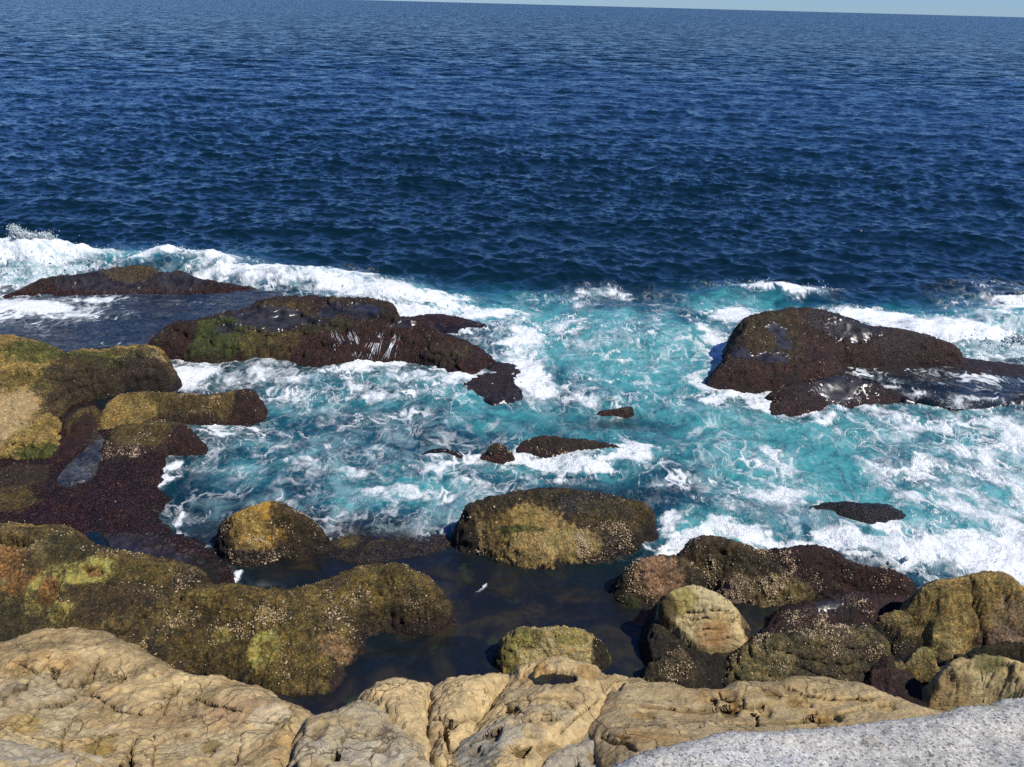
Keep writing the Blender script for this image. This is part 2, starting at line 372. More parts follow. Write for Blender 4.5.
def rock(name, label, cat, outline, zfar=0.5, H=0.4, w=0.6, p=2.2, step=0.03, base=-0.35, wall=3.0,
         low=MAROON, mid=BROWN, high=OLIVE, zl=0.35, zh=0.8, wet=0.3, shell=0.3, patches=(), carves=(), pits=(), lumps=(), steps=(),
         amp=(0.10, 0.05, 0.02), mat=None, warp=0.10, seed=0, barn=0, sandy=False, layers=0.0, lstr=.55, group=None, flat=None, shellz=None, backslope=True, holes=1.0):
    P = densify(outline, zfar)
    k = 0.25 + (P[:, 2].max() - base) / wall
    x0, y0 = P[:, 0].min() - k, P[:, 1].min() - k; x1, y1 = P[:, 0].max() + k, P[:, 1].max() + k
    nx, ny = int((x1 - x0) / step) + 2, int((y1 - y0) / step) + 2
    gx = x0 + np.arange(nx) * step; gy = y0 + np.arange(ny) * step
    X, Y = np.meshgrid(gx, gy); X = X.ravel(); Y = Y.ravel()
    q = np.stack([X, Y, np.full(X.shape, seed * 3.7)], 1)
    wx = fbm(q, 0.9, 3, seed=seed) * warp; wy = fbm(q, 0.9, 3, seed=seed + 9) * warp
    sd, rim = poly_sd(X + wx, Y + wy, P)
    t = np.clip(sd / w, 0, 1)
    prof = 1 - (1 - t) ** p
    h = rim + H * prof
    h += fbm(q, 1.7, 3, seed=seed + 21) * amp[0] * 1.5 * sstep(0, 0.5, sd)
    # the back falls away from the crest line instead of doming over it
    if backslope:
        Pa = smooth_poly(P, 3); pa = np.arctan2(Pa[:, 0], Pa[:, 1]); pr_ = np.hypot(Pa[:, 0], Pa[:, 1]); nb = 90
        ab = np.linspace(pa.min(), pa.max(), nb); rf = np.zeros(nb); zf = np.zeros(nb)
        for i in range(len(Pa)):
            a0, a1 = pa[i - 1], pa[i]; lo_, hi_ = min(a0, a1), max(a0, a1)
            s_ = np.where((ab >= lo_ - 1e-4) & (ab <= hi_ + 1e-4))[0]
            for k_ in s_:
                u = 0 if hi_ - lo_ < 1e-6 else (ab[k_] - a0) / (a1 - a0); rr_ = pr_[i - 1] + (pr_[i] - pr_[i - 1]) * u
                if rr_ > rf[k_]: rf[k_] = rr_; zf[k_] = Pa[i - 1, 2] + (Pa[i, 2] - Pa[i - 1, 2]) * u
        ok = rf > 0; aa = np.arctan2(X, Y); rfar = np.interp(aa, ab[ok], rf[ok]); zfr = np.interp(aa, ab[ok], zf[ok])
        lim = CAM_H - (CAM_H - zfr) * np.hypot(X, Y) / rfar + .03
        e_ = .10; h = 0.5 * (h + lim - np.sqrt((h - lim) ** 2 + e_ * e_)) + .02
    h = np.where(sd < 0, rim + sd * wall, h)
    def lut(hx, hy, arr):
        fx = np.clip((np.asarray(hx) - x0) / step, 0, nx - 1.01); fy = np.clip((np.asarray(hy) - y0) / step, 0, ny - 1.01)
        return arr.reshape(ny, nx)[fy.astype(int), fx.astype(int)]
    def on(px, py):
        zs = np.linspace(P[:, 2].max() + H * 1.4 + .1, max(base, -.1) if base < 1 else base, 260); d = ray(px, py)[0]; t = (zs - CAM_H) / d[2]
        hits = np.where(lut(d[0] * t, d[1] * t, h) >= zs)[0]; k = hits[0] if len(hits) else len(zs) // 2
        return d[0] * t[k], d[1] * t[k], zs[k]
    for (px, py, rx, ry, dz) in lumps:
        x, y, z = on(px, py); sx, sy = scales(x, y, z)
        h += dz * np.exp(-(((X - x) / (rx * sx)) ** 2 + ((Y - y) / (ry * sy)) ** 2)) * sstep(-0.02, 0.25, sd)
    for (px, py, rx, ry, dz) in pits:
        x, y, z = on(px, py); sx, sy = scales(x, y, z)
        d = np.sqrt(((X + wx * .4 - x) / (rx * sx)) ** 2 + ((Y + wy * .4 - y) / (ry * sy)) ** 2) + fbm(q, 0.16, 2, seed=seed + 3) * 0.22
        h -= 1.5 * dz * sstep(1.08, 0.82, d)
    cm = np.zeros(X.shape)
    for (pts, wd, dz) in carves:
        pp = [on(*a)[:2] for a in pts]; d = seg_dist(X + wx * .5, Y + wy * .5, pp)
        wv = wd * (0.75 + 0.5 * fbm(q, 0.3, 2, seed=seed + 5))
        gsh = np.exp(-(d / wv) ** 4); h -= 1.7 * dz * gsh; cm = np.maximum(cm, gsh)
    for (pts, hs, wd) in steps:
        pp = [on(*a)[:2] for a in pts]; best = np.full(X.shape, 1e9); sgn = np.zeros(X.shape); xx = X + wx * .6; yy = Y + wy * .6
        for a, b in zip(pp[:-1], pp[1:]):
            ex, ey = b[0] - a[0], b[1] - a[1]; L = ex * ex + ey * ey + 1e-12
            t_ = np.clip(((xx - a[0]) * ex + (yy - a[1]) * ey) / L, 0, 1)
            dd = (xx - a[0] - t_ * ex) ** 2 + (yy - a[1] - t_ * ey) ** 2; cl_ = dd < best
            best = np.where(cl_, dd, best); sgn = np.where(cl_, ex * (yy - a[1]) - ey * (xx - a[0]), sgn)
        dd = np.sqrt(best); inside = (sgn > 0).astype(float)
        h += hs * np.exp(-dd / wd) * inside; gsh = np.exp(-(dd / .022) ** 4) * (1 - inside); h -= .07 * gsh; cm = np.maximum(cm, gsh)  # groove at the step foot, darkened in colour as shade under a lip
    if layers:
        tz = h + fbm(q, 1.2, 3, seed=seed + 31) * 0.25 + X * 0.10
        per = layers; fr = np.mod(tz / per, 1.0)
        h = h + per * (sstep(0.80, 0.98, fr) - fr) * lstr * sstep(0, 0.2, sd)
    if flat is not None: h = np.where(h > flat, flat + (h - flat) * 0.08, h)
    keep = (h > base).reshape(ny, nx)
    kf = keep[:-1, :-1] | keep[1:, :-1] | keep[:-1, 1:] | keep[1:, 1:]
    hc = np.maximum(h, base)
    idx = np.arange(nx * ny).reshape(ny, nx)
    F = np.stack([idx[:-1, :-1][kf], idx[:-1, 1:][kf], idx[1:, 1:][kf], idx[1:, :-1][kf]], 1)
    used = np.unique(F); remap = np.full(nx * ny, -1); remap[used] = np.arange(len(used)); F = remap[F]
    G = hc.reshape(ny, nx); gyy, gxx = np.gradient(G, step)
    N = np.stack([-gxx.ravel(), -gyy.ravel(), np.ones(nx * ny)], 1); N /= np.linalg.norm(N, axis=1)[:, None]
    V = np.stack([X, Y, hc], 1)[used]; N = N[used]; sdu = sd[used]; cmu = cm[used]
    V0 = V.copy(); flatm = np.zeros(len(V)); fn = .30 * fbm(V0, .8, 4, seed=seed + 40) + .4 * fbm(V0, .25, 4, seed=seed + 50) + .55 * fbm(V0, .09, 3, seed=seed + 55)
    def pmask(pt):
        px, py, rx, ry, col, s = pt[:6]; x, y, z = on(px, py); sx, sy = scales(x, y, z)
        d_ = np.sqrt(((V0[:, 0] - x) / (rx * sx)) ** 2 + ((V0[:, 1] - y) / (ry * sy)) ** 2 * 0.85 + ((V0[:, 2] - z) / (ry * sx * 1.6)) ** 2 * 0.4)
        return s * sstep(1.10, 0.88, d_ + fn * (1.3 if col == 'wet' else .55 if rx < 32 else 1.0))
    for pt in patches:
        if pt[4] == 'wet': flatm = np.maximum(flatm, pmask(pt))
    # 3-D relief along the normal
    if sandy:
        d = amp[0] * 0.6 * fbm(V * (1, 1, 1.6), 0.8, 3, seed=seed) + amp[1] * fbm(V * (1, 1, 2.2), 0.30, 4, seed=seed + 4, ridged=True) + amp[2] * fbm(V, 0.07, 3, seed=seed + 8)
        F1, F2 = worley(V[:, 0] * 2.1 + V[:, 2] * 1.1, V[:, 1] * 2.1 + V[:, 2] * 1.7, seed)
        hole = sstep(0.32, 0.12, F1 + 0.10 * fbm(V, 0.2, 2, seed=seed + 2)) * (fbm(V, 1.3, 2, seed=seed + 77) > 0.02)
        hole = hole * holes
        d = d - hole * 0.06
    else:
        d = amp[0] * fbm(V, 0.9, 3, seed=seed) + 1.35 * amp[1] * fbm(V, 0.3, 3, seed=seed + 4, ridged=True) + 1.5 * amp[2] * fbm(V, 0.09, 3, seed=seed + 8, ridged=True)
        hole = 0
    calm = 1.0 if flat is None else np.where(V[:, 2] > flat - 0.02, 0.25, 1.0)
    V = V + N * (d * calm * (1 - .93 * np.clip(flatm, 0, 1)))[:, None]
    # colours
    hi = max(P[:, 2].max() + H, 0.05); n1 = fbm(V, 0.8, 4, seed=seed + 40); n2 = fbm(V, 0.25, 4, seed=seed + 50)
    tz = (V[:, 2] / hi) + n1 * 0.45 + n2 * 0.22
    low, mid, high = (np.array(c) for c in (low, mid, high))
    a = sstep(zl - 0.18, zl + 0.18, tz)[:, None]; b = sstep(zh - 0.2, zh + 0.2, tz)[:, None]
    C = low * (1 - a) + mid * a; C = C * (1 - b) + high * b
    C = C * np.clip(1 + 0.75 * fbm(V, .5, 4, .6, seed=seed + 90) + .5 * fbm(V, .13, 3, seed=seed + 95), .35, 1.9)[:, None] if not sandy and mat is None else C
    wetv = wet * (1 - 0.6 * b[:, 0]); shv = shell * sstep(0.05, 0.45, fbm(V, 0.7, 3, seed=seed + 60) + 0.25) * np.ones(len(V))
    if shellz is not None: shv = shv * sstep(shellz[0], shellz[0] + 0.12, V[:, 2]) * sstep(shellz[1], shellz[1] - 0.15, V[:, 2])
    for pt in patches:
        col = pt[4]; mk = pmask(pt)
        if col == 'shell': shv = np.maximum(shv, mk); continue
        if col == 'wet': wetv = np.maximum(wetv, mk * 1.3); shv = shv * (1 - mk); C = C * (1 - mk[:, None]) + np.array((0.034, 0.034, 0.039)) * mk[:, None]; continue
        C = C * (1 - mk[:, None]) + np.array(col) * mk[:, None]; wetv = wetv * (1 - mk * 0.7)
        if col in (SAND, ORANGE, LIME, MUSTARD): shv = shv * (1 - mk)
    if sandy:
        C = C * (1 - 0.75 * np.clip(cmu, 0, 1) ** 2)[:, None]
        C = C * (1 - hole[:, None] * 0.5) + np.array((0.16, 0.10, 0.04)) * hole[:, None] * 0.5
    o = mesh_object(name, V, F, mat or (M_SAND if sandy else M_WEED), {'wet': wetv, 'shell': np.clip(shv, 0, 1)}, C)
    tag(o, label, cat, group)
    FIELDS.append((P, sdu))
    if barn:
        barnacle_crust(o, V, N, np.clip(shv, 0, 1) * (V[:, 2] > 0.03) * (sdu > -0.1), barn, seed)
    o_on = on
    ROCKS[label] = (o, on, lambda a, b: lut(a, b, hc))
    return o

ROCKS = {}
def barnacle_crust(parent, V, N, wgt, count, seed):
    rg = np.random.default_rng(seed + 100)
    cl = np.clip(fbm(V, 0.6, 4, .6, seed=seed + 70) + 0.12, 0, 1) ** 1.7
    pr = wgt ** 1.5 * cl * (np.clip(N[:, 2], 0, 1) < 2)
    if pr.sum() <= 0: return
    pick = rg.choice(len(V), count, p=pr / pr.sum())
    c = V[pick] + rg.normal(size=(count, 3)) * 0.012; n = N[pick] + rg.normal(size=(count, 3)) * 0.35
    n /= np.linalg.norm(n, axis=1)[:, None]
    r = rg.lognormal(math.log(0.0105), 0.36, count)
    a = np.cross(n, rg.normal(size=(count, 3))); a /= np.linalg.norm(a, axis=1)[:, None]; b = np.cross(n, a)
    ring = []
    for j in range(6):
        th = j * math.pi / 3; s = r * (0.8 + 0.4 * rg.random(count))
        ring.append(c + a * (np.cos(th) * s)[:, None] + b * (np.sin(th) * s)[:, None] - n * 0.012)
    top = []
    for j in range(6):
        th = j * math.pi / 3 + 0.2
        top.append(c + a * (np.cos(th) * r * 0.5)[:, None] + b * (np.sin(th) * r * 0.5)[:, None] + n * (r * 0.55)[:, None])
    apex = c + n * (r * 0.40)[:, None]
    VV = np.stack(ring + top + [apex], 1).reshape(-1, 3); o13 = np.arange(count) * 13
    tri = []
    for j in range(6):
        k = (j + 1) % 6
        tri += [np.stack([o13 + j, o13 + k, o13 + 6 + k], 1), np.stack([o13 + j, o13 + 6 + k, o13 + 6 + j], 1), np.stack([o13 + 6 + j, o13 + 6 + k, o13 + 12], 1)]
    q = mesh_object('barnacle_crust', VV, np.concatenate(tri), M_BARN, parent=parent, smooth=False)
    tag(q, kind='stuff')

# ------------------------------------------------------------------ the rocks of the shore
S = 'rocks of the wave platform'
rock('rock_ledge', 'long low dark maroon ledge on the seaward edge at far left, before the splash', 'rock',
     [(-160, 300), (-60, 300), (2, 297), (38, 282), (76, 275), (114, 269), (142, 267), (155, 269), (162, 274), (183, 272), (198, 278), (229, 285), (258, 290),
      (254, 295), (203, 297), (163, 299), (127, 297), (89, 296), (51, 297), (16, 300), (-60, 306), (-160, 306)],
     zfar=0.85, H=0.25, w=0.5, step=0.05, low=MAROON, mid=(0.04, 0.022, 0.014), high=BROWN, wet=0.75, shell=0.05, amp=(.10, .05, .02), seed=1,
     patches=[(110, 279, 45, 5, 'wet', .9), (180, 281, 22, 4, 'wet', .9), (132, 271, 25, 4, OLIVE, .6)])
rock('rock_ledge', 'dark green and maroon headland with small cascades running down its front', 'rock',
     [(150, 349), (155, 341), (163, 332), (178, 324.5), (203, 321), (229, 314), (254, 308), (262, 303), (287, 299.5), (334, 299.5), (381, 303), (393, 308), (398, 319),
      (418, 320), (430, 323), (436, 333), (459, 341), (478, 351), (492, 361), (489, 368), (473, 378), (456, 380), (446, 374), (428, 364), (415, 359), (387, 358), (363, 357), (346, 359),
      (334, 364), (312, 366), (287, 359), (259, 355), (240, 357), (229, 358), (203, 363), (188, 358), (178, 353), (165, 351)],
     zfar=1.0, H=0.5, w=0.5, p=2.8, step=0.04, low=(.036, .010, .007), mid=(0.042, 0.017, 0.010), high=(0.045, 0.032, 0.012), zl=.4, zh=.95, wet=0.6, shell=0.2, seed=2, barn=350, layers=.34, amp=(.14, .08, .03),
     patches=[(215, 335, 50, 9, GREEN, .9), (250, 330, 40, 8, GREEN, .7), (270, 340, 30, 10, OLIVE, .6), (320, 324, 35, 5, (.04, .045, .01), .7), (285, 309, 26, 4, OLIVE, .6), (270, 320, 40, 6, 'wet', 1), (332, 311, 14, 5, 'wet', 1), (362, 310, 24, 5, 'wet', 1), (300, 322, 26, 3, 'wet', 1),
              (402, 325, 12, 3, 'wet', .9), (450, 352, 22, 8, BROWN, .7), (180, 338, 14, 10, MAROON, .9), (225, 330, 8, 3, 'wet', 1)])
rock('rock_slab', 'flat wet black slab awash behind the cascade headland', 'rock',
     [(412, 319), (430, 314), (460, 317.5), (487, 326), (472, 332), (455, 338), (436, 336), (420, 330)], zfar=.3, H=.1, w=.5, step=.05, low=NIGHT, mid=(.02, .016, .018), high=MAROON,
     wet=1, shell=0, amp=(.05, .03, .01), seed=3)
rock('rock_slab', 'flat wet black slab with a white fringe at the tip of the cascade headland', 'rock',
     [(440, 388), (460, 379), (478, 374), (492, 362), (508, 364), (524, 373), (517, 385), (511, 402), (490, 404), (470, 400), (450, 395)], zfar=.10, H=.08, w=.6, wall=.8, warp=.3, step=.04, low=NIGHT, mid=(.02, .017, .02), high=(.03, .02, .02),
     wet=1, shell=0, amp=(.06, .04, .01), seed=4)
rock('rock_headland', 'mustard and green headland with a bare sandy patch at the left edge', 'rock',
     [(-220, 345), (-100, 343), (0, 339), (18, 340), (38, 345), (51, 350), (66, 355), (102, 352), (127, 349.5), (152, 349), (161, 354), (165, 362), (166, 373), (142, 375), (122, 378), (112, 385), (100, 390), (82, 395),
      (67, 404), (61, 415), (60, 422), (66, 432), (62, 445), (64, 457), (50, 465), (32, 465), (15, 467), (-20, 468), (-120, 470), (-220, 472)],
     zfar=.85, H=.62, w=.9, p=2.4, step=0.035, low=(.022, .011, .009), mid=(.06, .042, .014), high=(.25, .178, .046), zl=.36, zh=.60, wet=.25, shell=.35, seed=5, barn=300, layers=.30, amp=(.14, .08, .03),
     patches=[(20, 400, 50, 20, MUSTARD, .8), (30, 440, 28, 18, MUSTARD, .9), (15, 365, 40, 14, MUSTARD, .7), (140, 361, 22, 5, (.34, .26, .12), .9), (40, 352, 30, 6, GREEN, .8), (140, 372, 30, 6, (.03, .018, .012), .9), (100, 380, 26, 7, (.03, .02, .012), .9), (62, 400, 8, 14, (.04, .03, .012), .8), (130, 352, 24, 3, (.05, .045, .012), .8),
              (90, 360, 30, 5, GREEN, .8), (50, 380, 12, 8, GREEN, .6), (45, 457, 22, 5, GREEN, .9), (85, 378, 30, 10, BROWN, .7), (58, 380, 16, 12, BROWN, .5), (10, 383, 20, 5, OLIVE, .7), (-70, 430, 50, 22, SAND, 1), (2, 422, 22, 15, SAND, 1)])
rock('rock_platform', 'low maroon seaweed covered platform sloping into the water at left', 'rock',
     [(-220, 470), (-60, 466), (0, 462), (30, 462), (56, 455), (60, 436), (58, 420), (72, 408), (90, 404), (104, 414), (110, 432), (128, 440), (150, 446), (162, 462), (152, 480), (160, 497), (152, 515), (162, 533), (190, 541), (212, 556), (232, 577),
      (228, 590), (190, 602), (120, 610), (0, 615), (-220, 615)],
     zfar=.20, H=.10, w=.6, wall=1.2, step=.04, low=(.021, .0075, .006), mid=(.027, .009, .0075), high=(.040, .024, .012), zl=.3, zh=1.3, wet=.75, shell=.12, amp=(.10, .06, .03), warp=.28, seed=6, barn=120,
     patches=[(85, 425, 14, 10, OLIVE, .9), (75, 440, 12, 14, MAROON, .9), (12, 440 + 40, 30, 10, BROWN, .7), (5, 500, 25, 8, OLIVE, .8), (0, 485, 20, 8, 'shell', .6), (170, 575, 50, 14, NIGHT, .7), (120, 545, 40, 8, 'wet', .7), (150, 560, 40, 10, 'wet', .7)],
     lumps=[(85, 420, 16, 8, .35)])
rock('rock_finger', 'olive rock finger with orange top pointing into the cove, above the maroon seaweed rock', 'rock',
     [(101, 421), (105, 411), (112, 403), (121, 397.5), (140, 395.5), (175, 396), (212, 396.5), (237, 393.5), (249, 392.5), (257, 396), (255, 404), (245, 408), (225, 413), (207, 417), (175, 419), (155, 421), (135, 427), (113, 431), (110, 442), (106, 447), (100, 437)],
     zfar=.62, H=.35, w=.45, step=.03, low=MAROON, mid=BROWN, high=(.12, .09, .022), zl=.3, zh=.62, wet=.2, shell=.35, seed=7, barn=600,
     patches=[(120, 405, 16, 8, ORANGE, .8), (120, 414, 20, 8, MUSTARD, .8), (150, 402, 25, 6, OLIVE, .8), (135, 410, 20, 6, MUSTARD, .7), (200, 402, 30, 5, (.09, .06, .015), .8), (247, 399, 12, 8, MAROON, .9)])
rock('rock_finger', 'shorter maroon rock finger dotted with shells, beneath the orange topped finger', 'rock',
     [(110, 434), (122, 428), (138, 426), (160, 423), (180, 424), (190, 429), (196, 437), (204, 445), (200, 450), (180, 452), (163, 456), (150, 465), (144, 472), (115, 476), (94, 476), (97, 459), (104, 448)],
     zfar=.5, H=.25, w=.45, step=.03, low=(.026, .010, .010), mid=(.042, .02, .012), high=(.085, .06, .02), zl=.45, zh=.85, wet=.3, shell=.35, seed=8, barn=500,
     patches=[(140, 432, 28, 7, OLIVE, .8), (125, 448, 18, 6, 'shell', .9), (155, 440, 20, 5, 'shell', .5), (185, 440, 16, 8, MAROON, .9)])
rock('boulder', 'rounded dark boulder with an orange lichen cap and pale barnacled foot', 'boulder',
     [(220, 537), (224, 525), (237, 517), (255, 509.5), (270, 506.5), (285, 508.5), (300, 516.5), (315, 526), (324, 535.5), (319, 542), (301, 548), (285, 557), (266, 564), (246, 568), (231, 566), (223, 551)],
     zfar=.75, H=.75, w=.75, p=2.4, step=.022, low=(.026, .016, .012), mid=(.05, .036, .014), high=OLIVE, zl=.3, zh=.85, wet=.15, shell=.3, seed=9, barn=700, amp=(.08, .05, .02),
     patches=[(262, 521, 27, 11, (.50, .30, .04), 1), (250, 530, 18, 8, MUSTARD, .9), (283, 513, 14, 7, OLIVE, .9), (255, 555, 22, 8, 'shell', 1), (290, 530, 20, 12, BROWN, .7)])
rock('rock_mass', 'dark barnacled rock mass with yellow rimmed pools at lower left', 'rock',
     [(-260, 535), (-100, 530), (0, 527), (20, 526), (42, 530.5), (62, 528.5), (77, 534), (90, 546), (120, 555), (150, 560), (180, 566), (196, 571.5), (200, 580), (188, 592), (176, 601), (190, 625), (190, 660), (160, 690), (60, 700), (-260, 700)],
     zfar=.85, H=.36, w=.7, step=.03, low=MAROON, mid=(.066, .048, .017), high=(.105, .076, .020), zl=.22, zh=.6, wet=.1, shell=.45, amp=(.11, .07, .03), carves=[([(200, 581), (186, 597), (172, 604), (150, 613), (118, 634)], .10, .16)], seed=10, barn=2200,
     patches=[(12, 560, 30, 13, (.30, .25, .10), .9), (8, 562, 20, 9, RUST, .9), (94, 576, 27, 7, LIME, .95), (95, 573, 9, 3, RUST, .9), (24, 580, 16, 8, RUST, .8), (52, 594, 17, 13, LIME, .9), (52, 596, 11, 8, RUST, .95), (65, 617, 12, 6, LIME, .9), (63, 617, 7, 3, (.2, .16, .05), .9),
              (135, 573, 24, 7, OLIVE, .8), (60, 555, 40, 12, (.05, .045, .012), .7), (110, 600, 40, 12, BROWN, .6), (20, 620, 40, 15, (.06, .05, .015), .7), (185, 580, 12, 9, 'shell', .9), (130, 604, 40, 12, 'shell', .5), (25, 528, 18, 4, MUSTARD, .7)],
     pits=[(95, 573, 10, 4, .08), (52, 597, 11, 9, .10), (64, 617, 8, 4, .08), (12, 541, 22, 4, .3)])
rock('rock_finger', 'long olive barnacled rock finger reaching right into the dark calm pool', 'rock',
     [(120, 640), (150, 606), (170, 600), (200, 592), (225, 589), (255, 590.5), (275, 591), (295, 594), (317, 588), (340, 579), (360, 571), (380, 567.5), (405, 570), (425, 581), (440, 599), (436, 606), (412, 606), (394, 603), (375, 606), (361, 614), (352, 626), (357, 642),
      (356, 649), (343, 661), (340, 675), (328, 689), (306, 691), (280, 690), (272, 691), (250, 681), (220, 676), (190, 672), (160, 690), (100, 690)],
     zfar=.70, H=.42, w=.7, step=.028, low=(.036, .02, .015), mid=(.082, .058, .016), high=(.115, .083, .018), zl=.20, zh=.55, wet=.1, shell=.45, amp=(.11, .07, .03), carves=[([(200, 588), (180, 601), (160, 610), (130, 630)], .09, .14)], seed=11, barn=2200,
     patches=[(265, 652, 16, 10, LIME, .95), (265, 652, 6, 4, (.2, .18, .04), .9), (225, 637, 8, 5, LIME, .6), (210, 660, 40, 15, OLIVE, .7), (290, 665, 40, 15, (.14, .105, .025), .7), (335, 650, 20, 7, (.30, .2, .1), .7), (400, 575, 25, 8, OLIVE, .7), (300, 612, 50, 12, 'shell', .9), (345, 592, 30, 7, 'shell', .8), (420, 592, 16, 8, 'shell', .9), (165, 612, 30, 8, 'shell', .9)])
rock('boulder', 'large flat topped brown boulder with a yellow face standing alone mid cove', 'boulder',
     [(460, 524), (467, 511), (480, 504), (502, 497.5), (532, 494), (565, 492.5), (595, 495), (620, 500), (640, 506), (650, 513), (650, 521), (641, 529), (640, 541), (635, 551), (620, 557), (595, 562), (560, 567), (525, 567), (500, 560), (484, 552), (466, 541)],
     zfar=.9, H=.5, w=.5, p=3.2, step=.025, low=(.022, .014, .010), mid=(.058, .040, .014), high=(.048, .036, .012), zl=.36, zh=.72, wet=.2, shell=.3, seed=12, barn=1600, amp=(.09, .06, .022),
     patches=[(530, 535, 46, 14, (.34, .25, .09), .95), (570, 543, 30, 9, (.30, .23, .08), .9), (520, 520, 20, 6, MUSTARD, .7), (500, 533, 16, 12, OLIVE, .7), (520, 530, 26, 2, GREEN, .8), (600, 545, 40, 8, 'shell', 1), (615, 540, 20, 8, 'shell', .9), (590, 505, 40, 5, 'wet', .6), (620, 515, 40, 8, OLIVE, .5)])
rock('rock', 'tiny pointed dark rock just breaking the turquoise water right of centre', 'rock',
     [(599, 412), (609, 410), (622, 408), (632, 407), (633, 411), (628, 416), (615, 416), (606, 415.5)], zfar=.2, H=.15, w=.3, step=.025, low=MAROON, mid=(.04, .03, .014), high=BROWN, wet=.6, shell=.2, amp=(.05, .03, .02), seed=13)
rock('rock', 'low elongated maroon rock ringed by white foam above the lone boulder', 'rock',
     [(518, 446), (530, 438), (545, 436.5), (570, 439), (607, 443), (624, 448), (610, 453), (590, 456), (555, 457), (530, 452)], zfar=.36, H=.22, w=.45, step=.025, low=MAROON, mid=(.04, .024, .014), high=BROWN, zh=1.1, wet=.3, shell=.4, amp=(.06, .04, .02), seed=14, barn=200)
rock('rock', 'small knobbly brown rock beside the low elongated foam ringed rock', 'rock',
     [(483, 456), (489, 448), (499, 443.5), (507, 448), (512, 455), (507, 461), (495, 462)], zfar=.45, H=.3, w=.35, step=.02, low=MAROON, mid=(.05, .03, .012), high=(.10, .065, .018), zh=.8, wet=.3, shell=.3, amp=(.1, .06, .02), seed=15, barn=80)
rock('rock', 'barely emerged smooth black rock left of the small knobbly rock', 'rock',
     [(420, 456), (427, 450), (442, 448), (457, 450.5), (461, 456), (440, 459)], zfar=.24, H=.2, w=.4, step=.03, low=NIGHT, mid=NIGHT, high=MAROON, wet=1, shell=0, amp=(.03, .02, .01), seed=16)
rock('rock_island', 'large maroon rock island with wet patches, surf breaking behind it', 'rock',
     [(709, 390), (712, 377), (718, 368), (732, 350), (736, 334), (743, 322), (757, 317.5), (781, 313), (808, 311.5), (831, 315), (848, 320.5), (872, 329), (895, 331), (922, 336), (946, 346), (962, 357), (942, 360), (888, 360), (861, 361), (835, 362), (842, 376), (846, 392), (800, 396), (771, 393), (747, 394)],
     zfar=1.25, H=.75, w=.8, p=2.6, step=.04, low=MAROON, mid=(.045, .018, .010), high=(.052, .032, .012), zl=.35, zh=.85, wet=.35, shell=.28, seed=17, barn=500, amp=(.13, .07, .025),
     patches=[(770, 335, 30, 14, (.058, .042, .013), .9), (777, 331, 9, 3, 'wet', 1), (785, 344, 8, 4, 'wet', 1), (742, 355, 11, 3, 'wet', 1), (765, 359, 14, 3, 'wet', 1), (850, 330, 26, 5, 'wet', .9), (830, 322, 22, 5, 'wet', .6), (780, 358, 10, 3, 'wet', .8), (900, 340, 30, 8, 'wet', .35)],
     carves=[([(734, 357), (731, 366)], .06, .12)])
rock('rock_slab', 'low maroon slab sloping from the rock island into the turquoise water', 'rock',
     [(770, 394), (790, 386), (815, 381), (840, 376), (862, 381), (880, 387), (899, 396), (882, 402), (848, 406), (815, 413), (792, 416), (777, 416), (768, 411), (774, 400)],
     zfar=.5, H=.25, w=.5, step=.035, low=MAROON, mid=(.036, .018, .014), high=(.04, .026, .02), wet=.6, shell=.2, seed=18, barn=200, patches=[(840, 388, 30, 6, 'wet', 1)])
rock('rock_shelf', 'broad flat black shelf awash with foam streaks, right of the rock island', 'rock',
     [(832, 368), (845, 357), (900, 357), (960, 358), (1010, 364), (1060, 368), (1250, 372), (1250, 425), (1080, 412), (1024, 402), (990, 408), (960, 409), (930, 406), (898, 398), (870, 388)],
     zfar=.2, H=.05, w=.5, step=.05, base=-.3, wall=.8, warp=.35, low=NIGHT, mid=(.018, .016, .02), high=(.03, .018, .016), wet=1.0, shell=0, amp=(.04, .03, .01), seed=19)
rock('rock', 'wet black hump washed over by foam at right, below the rock island', 'rock',
     [(812, 509), (832, 504.5), (865, 502), (890, 507), (906, 517), (898, 526), (881, 532), (857, 524), (832, 514)], zfar=.22, H=.26, w=.7, wall=1.0, warp=.3, step=.03, low=NIGHT, mid=(.016, .014, .018), high=MAROON, zh=1.4, wet=.7, shell=.05, amp=(.06, .03, .01), seed=20)
rock('rock_ridge', 'maroon ridge with a bright barnacled front facing the camera, surf behind', 'rock',
     [(679, 557), (694, 544), (709, 540), (727, 543), (742, 549), (763, 553), (788, 552), (816, 549), (836, 556), (848, 565), (881, 571), (906, 581), (915, 593), (906, 604), (880, 604), (850, 600), (819, 600), (778, 606), (752, 604), (727, 601), (720, 592), (702, 583), (684, 571)],
     zfar=.8, H=.55, w=.55, p=2.6, step=.025, low=(.03, .014, .012), mid=(.05, .034, .015), high=(.04, .017, .013), zl=.3, zh=.95, wet=.2, shell=.3, seed=21, barn=2200, amp=(.1, .06, .02),
     patches=[(735, 592, 24, 9, 'shell', 1), (785, 595, 34, 9, 'shell', 1), (800, 585, 20, 9, 'shell', .9), (735, 590, 14, 7, (.30, .2, .14), .8), (780, 592, 34, 8, (.16, .13, .04), .7), (720, 560, 26, 12, (.07, .05, .014), .8), (820, 562, 40, 10, MAROON, .9), (885, 590, 40, 12, MAROON, .9), (712, 572, 10, 8, 'shell', .7)])
